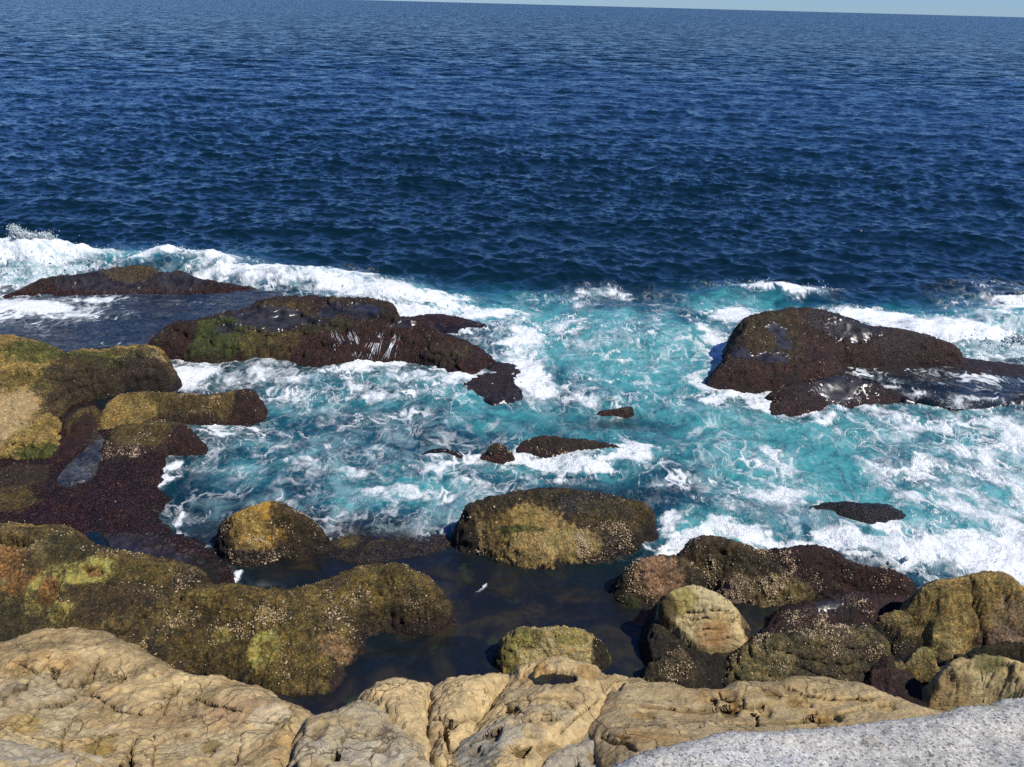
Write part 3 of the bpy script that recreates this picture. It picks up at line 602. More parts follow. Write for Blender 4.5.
rock('rock_platform', 'low maroon platform holding small dark pools, in front of the barnacled ridge', 'rock',
     [(770, 622), (782, 610), (818, 599), (850, 594), (906, 596), (914, 600), (900, 614), (886, 630), (860, 634), (820, 642), (780, 648), (752, 644), (758, 634)],
     zfar=.32, H=.2, w=.5, step=.025, low=(.028, .011, .011), mid=(.035, .014, .012), high=(.05, .025, .015), zh=1.2, wet=.4, shell=.3, seed=22, barn=500,
     patches=[(808, 620, 24, 6, 'shell', 1), (846, 598, 16, 6, 'shell', 1), (825, 603, 14, 5, 'wet', .9)])
rock('boulder', 'brown barnacled boulder with pinkish face, left of the tan striped boulder', 'boulder',
     [(617, 586), (623, 572), (638, 562), (664, 559), (684, 562), (698, 571), (702, 583), (690, 600), (668, 606), (656, 608), (638, 607), (623, 600)],
     zfar=.65, H=.45, w=.55, step=.022, low=DARK, mid=(.06, .042, .016), high=(.07, .055, .016), zl=.3, zh=.8, wet=.1, shell=.45, seed=23, barn=700, patches=[(660, 580, 26, 10, (.27, .165, .09), .9), (635, 582, 12, 8, 'shell', .8), (630, 603, 12, 5, GREEN, .6)])
rock('rock', 'dark shaded rock base supporting the tan striped boulder', 'rock',
     [(652, 620), (664, 600), (700, 600), (740, 625), (757, 642), (752, 665), (735, 690), (690, 700), (662, 672), (650, 645)], zfar=.6, H=.15, w=.4, step=.025, low=DARK, mid=(.03, .024, .012), high=(.05, .045, .015), wet=.3, shell=.15, seed=24)
rock('boulder', 'tan striped boulder leaning on a dark base, brightly lit on its right', 'boulder',
     [(658, 606), (662, 594), (679, 587), (699, 585.5), (714, 591), (732, 605), (745, 621), (751, 634), (744, 645, .5), (722, 650, .45), (703, 648, .5), (690, 638, .62), (676, 625, .78), (664, 613, .95)],
     zfar=1.35, H=.22, w=.5, p=2.4, step=.018, base=.15, wall=9.0, lstr=.6, low=(.05, .035, .018), mid=(.42, .33, .16), high=(.52, .42, .22), zl=.30, zh=.55, wet=0, shell=.25, seed=25, sandy=True, holes=0.0, layers=.10, amp=(.10, .035, .016),  # dark low tone and left patch paint in the boulder's shadow side
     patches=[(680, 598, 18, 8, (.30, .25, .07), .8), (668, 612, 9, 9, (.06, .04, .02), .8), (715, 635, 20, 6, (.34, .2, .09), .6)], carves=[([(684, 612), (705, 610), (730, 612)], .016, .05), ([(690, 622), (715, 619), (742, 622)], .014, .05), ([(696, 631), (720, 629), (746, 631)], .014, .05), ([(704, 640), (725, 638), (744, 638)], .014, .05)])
rock('rock_slab', 'broad olive slab speckled with pale shells below the dark pools at right', 'rock',
     [(726, 668), (736, 655), (756, 638), (782, 633), (824, 629), (861, 624), (877, 632), (887, 649), (880, 668), (870, 690), (830, 705), (760, 705), (725, 695)],
     zfar=.65, H=.35, w=.6, step=.022, low=DARK, mid=(.07, .055, .02), high=(.085, .068, .022), zl=.25, zh=.7, wet=.12, shell=.6, seed=26, barn=1800, layers=.16,
     patches=[(745, 660, 30, 10, (.14, .12, .035), .7), (850, 640, 30, 10, 'shell', 1), (800, 650, 50, 12, 'shell', .7), (760, 660, 30, 10, (.17, .15, .06), .5)])
rock('rock', 'small dark rock with pink shells beside the calm pool, behind the tan ledge', 'rock',
     [(640, 682), (646, 672), (658, 662), (676, 650), (689, 660), (695, 673), (694, 692), (660, 698), (642, 694)], zfar=.5, H=.3, w=.45, step=.02, low=DARK, mid=(.06, .045, .016), high=(.08, .06, .018), wet=.15, shell=.4, seed=27, barn=260, patches=[(676, 668, 14, 12, 'shell', 1)])
rock('boulder', 'low pale yellow boulder with green rim in the pool, just behind the pothole block', 'boulder',
     [(499, 656), (505, 641), (519, 632), (541, 631), (563, 629), (584, 634), (600, 641), (606, 652), (600, 666), (578, 674), (540, 676), (512, 674), (501, 668)],
     zfar=.5, H=.5, w=.5, p=2.4, step=.018, low=(.04, .03, .012), mid=(.15, .12, .03), high=(.40, .33, .13), zl=.25, zh=.5, wet=.05, shell=.2, seed=28, barn=150,
     patches=[(535, 650, 26, 9, (.46, .38, .17), 1), (568, 649, 26, 9, (.46, .38, .17), 1), (527, 637, 16, 5, (.17, .155, .035), .9), (600, 648, 8, 14, DARK, .9), (570, 636, 20, 4, (.26, .23, .06), .8), (510, 655, 8, 9, (.24, .21, .05), .8)])
rock('boulder', 'big ochre creased boulder at the right edge above the beach of boulders', 'boulder',
     [(906, 618), (913, 598), (925, 586), (944, 581), (981, 577), (1006, 577.5), (1022, 589), (1044, 600), (1056, 622), (1040, 640), (1010, 643), (985, 641), (966, 650), (948, 658), (928, 654), (914, 642)],
     zfar=1.3, H=.6, w=.7, p=2.6, step=.022, low=(.09, .065, .025), mid=(.21, .155, .05), high=(.26, .19, .055), zl=.15, zh=.5, wet=0, shell=.12, seed=29, amp=(.09, .05, .018),
     patches=[(935, 645, 26, 9, (.33, .27, .11), .8), (985, 605, 40, 20, (.27, .19, .055), .8), (1000, 640, 30, 6, (.06, .03, .02), .8), (1010, 625, 20, 10, PEBBLE, .3)], carves=[([(970, 578), (973, 590), (978, 605), (979, 622), (985, 645)], .07, .28)])
rock('boulder', 'knobbly olive boulder tucked against the left of the big ochre boulder', 'boulder',
     [(869, 632), (877, 620), (898, 611), (909, 616), (918, 634), (922, 646), (900, 654), (886, 650)], zfar=.7, H=.4, w=.45, step=.02, low=DARK, mid=(.13, .10, .035), high=(.20, .155, .05), zl=.3, zh=.6, wet=0, shell=.4, seed=30, barn=150)
rock('boulder', 'small round olive boulder in the gap below the big ochre boulder', 'boulder',
     [(891, 667), (901, 654), (923, 647), (940, 650), (948, 660), (940, 675), (923, 687), (906, 686), (894, 678)], zfar=.9, H=.5, w=.5, p=2.2, step=.018, base=.1, low=(.07, .05, .02), mid=(.24, .19, .075), high=(.30, .245, .10), zl=.12, zh=.45, wet=0, shell=.3, seed=31, amp=(.04, .03, .014),
     patches=[(934, 650, 9, 3, (.15, .15, .03), .8)])
rock('rock', 'moss covered rock at the right edge between the ochre boulder and the tan layered boulder', 'rock',
     [(946, 660), (964, 646), (989, 639), (1014, 638), (1050, 640), (1110, 646), (1110, 680), (1040, 676), (1000, 668), (965, 672)], zfar=.9, H=.35, w=.5, step=.022, low=DARK, mid=(.055, .045, .014), high=(.065, .06, .013), wet=.05, shell=.15, seed=32)
rock('boulder', 'tan layered boulder with eroded hollows at the right edge, touching the pale grey rock', 'boulder',
     [(936, 702), (939, 680), (950, 663), (973, 656), (997, 657), (1030, 665), (1080, 672), (1130, 700), (1120, 730), (1040, 735), (985, 725), (950, 720)],
     zfar=1.3, H=.65, w=.6, p=2.4, step=.018, base=-.2, low=(.30, .21, .09), mid=(.46, .345, .16), high=(.52, .40, .19), zl=.2, zh=.6, wet=0, shell=0, seed=33, sandy=True, layers=.17, amp=(.08, .06, .015),
     patches=[(985, 662, 16, 4, GREEN, .7), (955, 690, 12, 14, (.33, .24, .11), .6)], pits=[(1000, 668, 14, 3, .1), (1012, 680, 14, 3, .1), (985, 672, 8, 2, .08)])
rock('rock', 'dark seaweed covered rubble in the shaded gap left of the round olive boulder', 'rock',
     [(868, 690), (874, 672), (886, 660), (900, 670), (930, 690), (950, 705), (950, 735), (900, 735), (870, 715)], zfar=.4, H=.2, w=.4, step=.022, low=(.022, .013, .011), mid=MAROON, high=(.06, .035, .02), wet=.3, shell=.2, seed=34, base=-.3)
rock('rock_slab', 'sunken brown slab at the mouth of the calm pool, right of the orange capped boulder', 'rock',
     [(326, 545), (336, 534), (352, 529.5), (385, 529), (420, 530), (445, 533), (455, 540), (430, 552), (390, 560), (350, 560), (332, 556)], zfar=-.02, H=.05, w=.8, step=.03, low=(.02, .014, .012), mid=(.03, .02, .014), high=(.06, .048, .018), zl=.6, zh=1.6, wet=.8, shell=.1, amp=(.05, .03, .015), seed=35,
     patches=[(345, 540, 14, 7, OLIVE, .8)])

# ------------------------------------------------------------------ the sandstone cliff edge near the camera
def ed(y): return 3.0 + (y - 680) * 0.008
def edge(P): return [(a, b, ed(b)) if len(t) == 2 else t for t in P for a, b in [t[:2]]]
SG = dict(H=.16, w=.35, p=2.4, step=.016, base=-.2, wall=5.0, low=(.30, .215, .10), mid=TAN, high=TAN2, zl=.55, zh=.9, wet=0, shell=0, sandy=True, amp=(.16, .05, .014), warp=.06, layers=.085, lstr=.40)
rock('sandstone_ledge', 'long tan sandstone ledge with thin cracks and hollows along the lower left', 'rock ledge',
     edge([(-330, 700), (-150, 660), (-60, 648), (0, 643), (25, 637.5), (37, 631), (72, 630), (90, 633), (104, 634), (119, 641), (141, 651), (163, 664), (180, 675), (198, 680), (219, 678), (236, 684), (259, 689), (277, 702), (296, 708), (313, 719), (305, 745), (292, 790), (285, 860), (240, 930), (0, 960), (-330, 960)]),
     'x' and None or 0, seed=50, **{**SG, 'step': .019},
     patches=[(60, 720, 60, 22, GREYTAN, .8), (25, 690, 40, 16, GREYTAN, .6), (30, 755, 55, 18, (.46, .41, .30), .8), (170, 720, 40, 14, (.38, .26, .13), .6), (210, 745, 50, 16, GREYTAN, .6), (240, 712, 40, 12, (.36, .23, .12), .7), (95, 720, 16, 10, (.33, .22, .08), .6), (100, 745, 10, 14, (.24, .17, .05), .8), (15, 725, 20, 12, (.42, .28, .08), .7), (12, 697, 9, 8, (.2, .17, .11), .7), (150, 690, 40, 12, TAN2, .7), (212, 752, 10, 5, (.2, .14, .05), .8), (24, 674, 12, 6, (.24, .18, .08), .7), (270, 720, 20, 10, (.5, .42, .28), .6)],
     carves=[([(70, 688), (82, 690), (90, 672)], .035, .13), ([(55, 672), (66, 666)], .03, .1), ([(12, 690), (28, 682), (26, 690)], .03, .1), ([(155, 722), (165, 708), (170, 698)], .03, .12), ([(128, 767), (131, 748), (136, 740)], .035, .2), ([(45, 760), (58, 752), (62, 735), (75, 715)], .03, .15), ([(0, 733), (18, 722)], .035, .16), ([(232, 767), (243, 735)], .03, .08), ([(97, 668), (88, 690), (75, 693)], .04, .1), ([(120, 684), (126, 672)], .03, .08)],
     pits=[(98, 752, 9, 12, .07), (12, 697, 9, 7, .05), (24, 674, 10, 5, .05), (153, 743, 3, 3, .06), (208, 752, 8, 6, .06), (104, 757, 5, 3, .05), (190, 718, 4, 3, .05)], lumps=[(60, 665, 70, 25, .18), (140, 690, 40, 25, .12), (240, 712, 45, 22, .14)],
     steps=[([(52, 672), (60, 688), (74, 692), (86, 686), (92, 668)], .07, .25), ([(0, 738), (20, 728), (36, 712), (60, 706), (75, 700)], .06, .3), ([(100, 700), (120, 712), (150, 716), (166, 700), (178, 690)], .06, .3), ([(150, 767), (152, 748), (170, 740), (190, 735)], .07, .25), ([(196, 700), (215, 706), (246, 712)], .05, .3), ([(20, 665), (40, 672), (48, 660)], .05, .2)])
rock('sandstone_block', 'grey weathered sandstone block with a dark oval hollow, second block from left', 'rock ledge',
     edge([(292, 745), (300, 727), (316, 718), (336, 713), (346, 708), (357, 703), (372, 705), (385, 712), (402, 722), (416, 738), (428, 752), (440, 790), (440, 880), (290, 880), (282, 790)]), 0, seed=51, **{**SG, 'low': (.36, .28, .155), 'mid': (.42, .345, .21), 'high': (.46, .38, .24), 'H': .30, 'layers': .10},
     patches=[(330, 720, 24, 8, (.42, .31, .15), .8), (370, 755, 40, 12, (.46, .41, .30), .7), (310, 750, 20, 12, (.46, .41, .30), .7)], pits=[(329, 754, 11, 5, .14), (355, 735, 5, 2.5, .06), (392, 738, 5, 2.5, .06), (360, 735, 7, 3, .05)], carves=[([(290, 767), (297, 745), (304, 735)], .03, .12)])
rock('sandstone_block', 'tall tan sandstone block between the grey weathered block and a dark crack', 'rock ledge',
     edge([(360, 703), (368, 694), (380, 685), (392, 682.5), (405, 681), (420, 684), (430, 685), (434, 692), (430, 706), (427, 722), (428, 738), (431, 752), (420, 765), (400, 745), (380, 725)]), 0, seed=52, **{**SG, 'H': .24}, patches=[(400, 690, 30, 8, TAN2, .8)])
rock('sandstone_block', 'tan sandstone block split by a forked crack, left of the pothole block', 'rock ledge',
     edge([(431, 716), (433, 700), (437, 690), (449, 681), (462, 676.5), (480, 675.5), (500, 674.5), (511, 676), (508, 688), (496, 702), (480, 722), (462, 742), (452, 765), (436, 765), (431, 740)]), 0, seed=53, **{**SG, 'H': .22}, carves=[([(432, 725), (448, 720), (455, 722), (470, 718), (480, 722)], .03, .2), ([(441, 722), (446, 737), (449, 748)], .03, .2)])
rock('sandstone_block', 'sandstone block with a deep dark pothole near its top edge', 'rock ledge',
     edge([(498, 700), (508, 684), (515, 670, 3.12), (526, 663, 3.2), (540, 657.5, 3.24), (556, 657, 3.25), (574, 661, 3.24), (592, 666, 3.2), (605, 672, 3.15), (622, 678), (628, 684), (618, 696), (607, 702), (600, 712), (590, 730), (578, 742), (540, 760), (520, 800), (490, 860), (430, 860), (440, 790), (460, 745), (482, 722)]), 0, seed=54, **{**SG, 'H': .12, 'amp': (.10, .05, .014)},
     patches=[(480, 750, 26, 22, (.24, .23, .19), .9), (500, 735, 26, 16, (.40, .36, .27), .8), (540, 720, 40, 16, (.42, .34, .205), .7), (570, 745, 30, 10, TAN2, .7), (520, 695, 30, 8, (.40, .31, .17), .7), (587, 672, 10, 8, (.40, .25, .09), .8), (540, 672, 9, 5, (.42, .27, .10), .8)],
     pits=[(556, 678, 21, 8.5, .40), (545, 716, 8, 4, .06), (519, 716, 5, 4, .07), (563, 711, 4, 2, .04), (530, 737, 8, 2.5, .05)], steps=[([(470, 745), (500, 728), (530, 722), (560, 722)], .06, .3), ([(560, 735), (580, 715), (596, 700)], .06, .2), ([(505, 705), (530, 700), (560, 698)], .05, .2)], carves=[([(508, 707), (520, 713), (525, 720)], .03, .09), ([(492, 700), (507, 690)], .03, .1), ([(518, 754), (530, 746)], .03, .07)])
rock('sandstone_ledge', 'long smooth tan sandstone slab running right from the pothole block under the grey rock', 'rock ledge',
     edge([(588, 728), (594, 718), (606, 700), (613, 691), (626, 680), (636, 679), (650, 683), (672, 686), (690, 689), (705, 689), (719, 689), (732, 684), (745, 683), (773, 684), (795, 678), (820, 678), (848, 684), (862, 686), (880, 694), (900, 700), (918, 706), (942, 712), (1010, 735), (1100, 800), (1000, 850), (800, 850), (640, 840), (610, 790), (596, 752)]), 0, seed=55, **{**SG, 'layers': 0, 'amp': (.12, .026, .010), 'H': .18, 'step': .018, 'low': (.34, .25, .12), 'mid': (.42, .315, .16), 'high': (.44, .335, .18)},
     patches=[(830, 718, 14, 6, (.24, .16, .05), .9), (800, 705, 16, 5, (.27, .18, .07), .8), (772, 697, 10, 4, (.25, .16, .07), .8), (735, 708, 7, 5, (.34, .20, .06), .8), (643, 717, 16, 4, (.28, .19, .08), .8), (712, 702, 7, 3, (.26, .17, .07), .7), (886, 708, 10, 4, (.25, .17, .07), .9), (865, 703, 9, 3, (.27, .18, .07), .7), (672, 712, 9, 3, (.27, .18, .08), .7), (850, 705, 40, 10, TAN2, .5), (640, 735, 30, 8, (.40, .28, .12), .7), (700, 720, 40, 10, (.40, .29, .14), .6)],
     steps=[([(640, 706), (680, 712), (720, 712), (760, 706)], .05, .3), ([(700, 730), (760, 724), (800, 722), (850, 712)], .04, .25), ([(800, 694), (830, 700), (870, 698)], .04, .2)], carves=[([(718, 694), (722, 702), (732, 703), (742, 701), (743, 709)], .028, .2), ([(746, 716), (756, 716), (757, 728)], .022, .14), ([(602, 738), (615, 744), (625, 744), (636, 751)], .035, .22), ([(608, 735), (607, 742), (628, 738)], .02, .1)],
     pits=[(830, 718, 11, 5, .05), (800, 705, 14, 4, .04), (643, 717, 13, 3.5, .04), (772, 697, 9, 3, .04), (886, 708, 9, 4, .05), (712, 702, 5, 2.5, .04), (619, 726, 8, 3, .03), (735, 708, 5, 4, .04), (865, 703, 7, 2.5, .03), (760, 692, 5, 2, .03)])
rock('sandstone_block', 'small grey broken sandstone piece at the bottom between pothole block and grey rock', 'rock ledge',
     [(520, 790, 3.7), (530, 765, 3.6), (556, 752, 3.5), (578, 745, 3.45), (590, 736, 3.4), (602, 742, 3.45), (616, 750, 3.5), (634, 754, 3.5), (636, 770, 3.6), (630, 820, 3.9), (560, 850, 4.1), (515, 830, 4)], 0, seed=56, **{**SG, 'low': (.30, .26, .18), 'mid': (.40, .355, .26), 'high': (.45, .40, .30), 'H': .15},
     patches=[(600, 762, 14, 5, (.24, .15, .05), .8)], pits=[(576, 765, 5, 4, .09), (560, 768, 6, 4, .08)])
rock('granular_rock', 'pale grey granular rock filling the bottom right corner nearest the camera', 'rock',
     [(612, 775, 5.3), (626, 763, 5.3), (645, 754, 5.25), (672, 747, 5.2), (700, 741, 5.2), (715, 737, 5.2), (735, 736, 5.2), (770, 734, 5.2), (800, 731, 5.2), (850, 726, 5.2), (892, 720, 5.2), (930, 714, 5.2), (962, 709, 5.2), (1000, 703, 5.2), (1030, 699, 5.2), (1110, 690, 5.2), (1240, 690, 5.2), (1300, 850, 5.9), (1200, 1000, 6.5), (800, 1000, 6.5), (640, 930, 6.2), (605, 830, 5.6)],
     0, H=.14, w=.35, p=2.2, step=.013, base=2.2, wall=5, low=(.42, .40, .34), mid=(.54, .52, .45), high=(.60, .575, .50), wet=0, shell=0, sandy=False, amp=(.07, .016, .006), seed=57, mat=M_PALE, warp=.05,
     patches=[(940, 715, 16, 4, (.3, .29, .2), .5), (990, 706, 10, 3, (.36, .33, .12), .6), (760, 760, 60, 12, (.60, .60, .59), .6), (870, 745, 12, 5, (.40, .34, .24), .4)])

# ------------------------------------------------------------------ water: attributes shared by the sea and the films on the rocks
FOAM = [(40, 270, 70, 16, .85), (-60, 275, 120, 18, .85), (105, 263, 55, 9, .7), (180, 264, 50, 9, .8), (225, 276, 50, 11, .75), (275, 280, 60, 12, .72), (335, 283, 55, 14, .72), (390, 297, 60, 16, .72), (430, 308, 60, 15, .85),
        (480, 318, 55, 16, .85), (520, 340, 36, 24, .85), (525, 372, 28, 22, .9), (545, 388, 30, 10, .75), (560, 300, 70, 9, .42), (600, 290, 40, 6, .55), (570, 330, 50, 16, .55), (600, 345, 90, 22, .42), (640, 335, 60, 22, .35), (610, 375, 60, 10, .5), (575, 400, 70, 14, .5),
        (735, 312, 36, 14, .75), (775, 290, 55, 6, .85), (720, 345, 20, 34, .65), (705, 380, 22, 12, .7), (745, 396, 40, 9, .9), (765, 406, 20, 7, .9), (830, 415, 70, 7, .7), (700, 400, 40, 10, .45), (870, 321, 80, 9, .85), (940, 335, 70, 12, .95), (1000, 350, 60, 10, 1), (1010, 322, 50, 9, .85), (1080, 330, 80, 30, .9), (985, 330, 40, 10, .6),
        (195, 378, 50, 10, .9), (165, 372, 15, 10, 1), (145, 385, 20, 9, 1), (250, 368, 70, 9, .55), (310, 378, 80, 9, .55), (375, 366, 48, 10, .95), (420, 378, 60, 9, .8), (400, 390, 90, 8, .6), (300, 400, 70, 12, .45), (260, 430, 60, 14, .55), (290, 450, 60, 10, .5), (215, 468, 40, 6, .5), (215, 437, 20, 8, .9), (165, 470, 16, 8, .85), (160, 484, 12, 5, .9), (185, 525, 30, 10, .6), (215, 560, 18, 12, .4), (229, 573, 9, 5, 1), (205, 462, 40, 8, .5),
        (340, 430, 60, 10, .45), (330, 470, 60, 10, .5), (380, 490, 60, 8, .5), (360, 415, 80, 12, .4), (445, 466, 60, 9, .8), (470, 460, 40, 6, .7), (540, 455, 70, 8, .95), (600, 462, 70, 9, .95), (640, 450, 30, 12, .85), (560, 475, 90, 8, .55), (430, 495, 70, 10, .55), (480, 480, 80, 7, .4),
        (660, 520, 18, 14, .7), (672, 545, 18, 14, .95), (700, 545, 30, 12, .95), (740, 540, 50, 12, .85), (790, 548, 50, 8, .8), (840, 545, 30, 10, .9), (880, 545, 50, 16, .95), (920, 560, 60, 18, 1), (980, 560, 70, 24, .95), (860, 563, 30, 8, .9), (960, 520, 60, 26, .75), (1000, 480, 70, 40, .65), (930, 470, 70, 30, .55), (820, 505, 30, 8, .5), (780, 490, 60, 14, .55), (720, 510, 40, 14, .55), (880, 430, 80, 14, .5), (960, 425, 70, 12, .65), (1030, 440, 60, 30, .7), (760, 460, 80, 16, .38), (700, 450, 60, 20, .35), (660, 480, 40, 12, .45), (690, 480, 50, 12, .5), (1060, 560, 80, 30, .9),
        (484, 594, 10, 5, .55), (385, 555, 12, 5, .45), (600, 560, 40, 3, .4), (300, 549, 16, 3, .9), (228, 548, 6, 16, .6), (640, 545, 12, 4, .5), (330, 510, 60, 10, .35)]
AER = [(600, 340, 90, 34, 1.0), (640, 330, 80, 26, .9), (560, 360, 60, 22, .9), (690, 360, 50, 26, .8), (620, 385, 90, 18, .85), (520, 310, 80, 22, .8), (740, 300, 60, 16, .9), (450, 300, 100, 18, .7), (330, 285, 100, 14, .6), (60, 262, 90, 14, .8), (180, 262, 90, 10, .6), (880, 320, 100, 14, .8), (990, 325, 60, 18, .9), (700, 420, 90, 22, .75), (820, 440, 120, 22, .8), (940, 450, 120, 40, .75), (780, 480, 110, 26, .75), (640, 440, 80, 20, .6), (560, 470, 90, 16, .8), (430, 400, 120, 22, .65), (300, 420, 120, 26, .55), (300, 470, 110, 26, .5), (430, 490, 90, 24, .65), (520, 425, 90, 16, .5), (240, 490, 70, 22, .35), (450, 520, 60, 14, .6), (700, 530, 60, 20, .75), (900, 530, 120, 40, .8), (1040, 480, 90, 80, .8), (820, 460, 60, 12, .8), (370, 380, 90, 14, .5), (600, 415, 70, 12, .55), (380, 500, 60, 14, .55)]
SHAL = [(480, 640, 130, 50, .75), (430, 580, 90, 30, .8), (560, 600, 90, 30, .7), (300, 560, 70, 22, .9), (640, 640, 60, 40, .7), (210, 545, 30, 20, .4), (300, 700, 90, 20, .8), (450, 700, 150, 30, .8), (380, 548, 90, 16, .9), (690, 620, 60, 40, .8), (830, 640, 120, 30, .9), (800, 610, 60, 12, .8), (610, 420, 40, 8, .35), (590, 425, 70, 6, .45), (120, 430, 50, 40, .5), (220, 380, 40, 10, .25)]
CALM = [(480, 630, 160, 60, 1), (430, 580, 120, 30, 1), (300, 560, 70, 20, .9), (600, 610, 80, 40, 1), (690, 640, 120, 60, 1), (850, 640, 140, 40, 1), (340, 700, 250, 40, 1), (550, 590, 110, 24, .9)]

def dabs(x, y, D, mode='max', z=0.0):
    out = np.zeros(x.shape)
    for (px, py, rx, ry, a) in D:
        cx, cy = ground(px, py, z); cx, cy = cx[0], cy[0]; sx, sy = scales(cx, cy, z)
        Rx, Ry = rx * sx, ry * sy
        sel = np.where((np.abs(x - cx) < 2.2 * Rx) & (np.abs(y - cy) < 2.2 * Ry))[0]
        v = a * np.exp(-1.1 * (((x[sel] - cx) / Rx) ** 2 + ((y[sel] - cy) / Ry) ** 2))
        out[sel] = np.maximum(out[sel], v) if mode == 'max' else out[sel] + v * (1 - out[sel])
    return out

def lace(x, y):
    """(thin torn threads, soft cloud) of foam, both about 0..1"""
    q = np.stack([x, y * .8, np.zeros_like(x)], 1)
    wx = fbm(q, 2.4, 4, .55, seed=200) * 1.5; wy = fbm(q, 2.4, 4, .55, seed=210) * 1.5
    p = np.stack([x + wx, y * .8 + wy, x * 0], 1)
    T = np.zeros_like(x)
    for sc_, wd, am, sd_ in ((1.3, .070, 1.0, 220), (.62, .10, .85, 225), (.28, .15, .6, 229)):
        v = fbm(p, sc_, 3, .5, seed=sd_); w = wd * (1 + 1.1 * fbm(q, sc_ * 2.5, 2, seed=sd_ + 50))
        br = sstep(-.25, .3, fbm(q, sc_ * 1.7, 3, seed=sd_ + 80))
        T = np.maximum(T, am * br * np.exp(-np.abs(v) / np.maximum(w, .02)))
    C = .5 + .85 * fbm(p, 1.5, 6, .62, seed=240) + .12 * fbm(q, .2, 2, seed=245)
    return T, C

def foam_cover(A, T, C):
    t = sstep(.22, .72, T) * sstep(.05, .40, A) * (.45 + .65 * A)
    c = sstep(1.02 - A * .92, 1.58 - A * .92, C + .18) * (.50 + .45 * A + .35 * (T - .3))
    return np.clip(np.maximum(t, c) + .3 * t * c, 0, 1)

def water_attrs(x, y, extra_foam=0.0):
    q = np.stack([x, y, np.zeros_like(x)], 1)
    jx = fbm(q, 1.8, 5, .6, seed=240) * 1.3; jy = fbm(q, 1.8, 5, .6, seed=250) * 1.6
    A = np.clip(np.maximum(dabs(x + jx, y + jy, FOAM) * 1.28, extra_foam), 0, 1.05)
    T, C = lace(x, y)
    return foam_cover(A, T, C), A, T, C

# the sea: one sheet from the cliff foot to the horizon, finer near the shore
r = [7.0]
while r[-1] < 60000:
    d = (r[-1] ** 2 + CAM_H ** 2) / (CAM_H * FPX) * (1.1 if r[-1] < 45 else .6)
    r.append(r[-1] + min(d, max(0.06 * r[-1], .03)))
r = np.array(r); dr = np.gradient(r)
az = np.radians(np.concatenate([np.linspace(-80, -40, 50)[:-1], np.arange(-40, 40, 0.085), np.linspace(40, 80, 50)]))
daz = np.gradient(az)
RR, AA = np.meshgrid(r, az, indexing='ij'); DR = np.repeat(dr[:, None], len(az), 1); DA = np.repeat(daz[None], len(r), 0)
X = (RR * np.sin(AA)).ravel(); Y = (RR * np.cos(AA)).ravel(); DRr = DR.ravel(); DAr = (RR * DA).ravel(); AAr = AA.ravel(); RRr = RR.ravel()
Z = np.zeros_like(X); OX = np.zeros_like(X); OY = np.zeros_like(X)
rg = np.random.default_rng(11)
near = RRr < 75
# how open the water is: 1 at sea, small in the cove, tiny in the calm pool
yl = np.array([(-30, 36), (-16, 36), (-9, 34), (-3, 31), (2, 31.5), (8, 32.5), (12, 30), (20, 27.5), (40, 27)], float)
open_ = sstep(-1.5, 5, Y - np.interp(X, yl[:, 0], yl[:, 1]))
calm = np.zeros_like(X); calm[near] = np.clip(dabs(X[near], Y[near], CALM, 'add') * 1.3, 0, 1)
NW = 130
lam = np.exp(rg.uniform(math.log(.42), math.log(14), NW)); th = rg.normal(math.radians(-100), math.radians(38), NW); ph = rg.uniform(0, 6.283, NW)
for L_, t_, p_ in zip(lam, th, ph):
    slope = 0.066 if L_ < 1.3 else 0.046 if L_ < 2.6 else 0.025 if L_ < 6 else 0.014
    a = slope * L_ / 6.283
    c, s = math.cos(t_), math.sin(t_); kk = 6.283 / L_
    rel = np.abs(s * np.cos(AAr) + c * np.sin(AAr)); lat = np.abs(c * np.cos(AAr) - s * np.sin(AAr))
    sp = np.sqrt((DRr * rel) ** 2 + (DAr * lat) ** 2)
    at = sstep(1.6, 3.2, L_ / sp) * a
    sel = at > 1e-5
    phs = kk * (X[sel] * c + Y[sel] * s) + p_
    Z[sel] += at[sel] * np.sin(phs); OX[sel] += at[sel] * np.cos(phs) * c; OY[sel] += at[sel] * np.cos(phs) * s
amp = open_ * .97 + .03
gust = .88 + .65 * fbm(np.stack([X / 3, Y, X * 0], 1), 30.0, 3, seed=300)
Z *= amp * gust; OX *= amp * .9; OY *= amp * .9
xn, yn = X[near], Y[near]
q = np.stack([xn * .8, yn, xn * 0], 1)
chop = fbm(q, 2.6, 3, seed=310) * .30 + fbm(q, .9, 4, seed=320, ridged=True) * .11 + fbm(q, .3, 3, seed=325) * .03
Z[near] += chop * (1 - open_[near]) * (1 - calm[near] * .93) * sstep(60, 40, RRr[near])
Z[near] += calm[near] * (fbm(np.stack([xn * .6, yn, xn * 0], 1), .6, 5, .6, seed=330) * .05)
# swell humps that break on the reef (real height, metres)
for (px, py, rx, ry, dz) in [(-40, 268, 120, 9, .8), (30, 268, 60, 9, .9), (185, 268, 60, 8, .8), (300, 281, 90, 9, .5), (400, 300, 60, 10, .35), (775, 293, 60, 6, .45), (1000, 328, 70, 9, .6), (1080, 330, 60, 12, .7), (940, 338, 60, 8, .3), (690, 548, 40, 8, .12), (900, 560, 60, 10, .15), (600, 330, 120, 14, .2), (660, 300, 100, 8, -.2)]:
    cx, cy = ground(px, py); sx, sy = scales(cx[0], cy[0])
    Z[near] += dz * np.exp(-(((xn - cx[0]) / (rx * sx)) ** 2 + ((yn - cy[0]) / (ry * sy)) ** 2)) * (1 + .5 * fbm(q, 1.1, 3, seed=340))
foam = np.zeros_like(X); aer = np.zeros_like(X); shal = np.zeros_like(X)
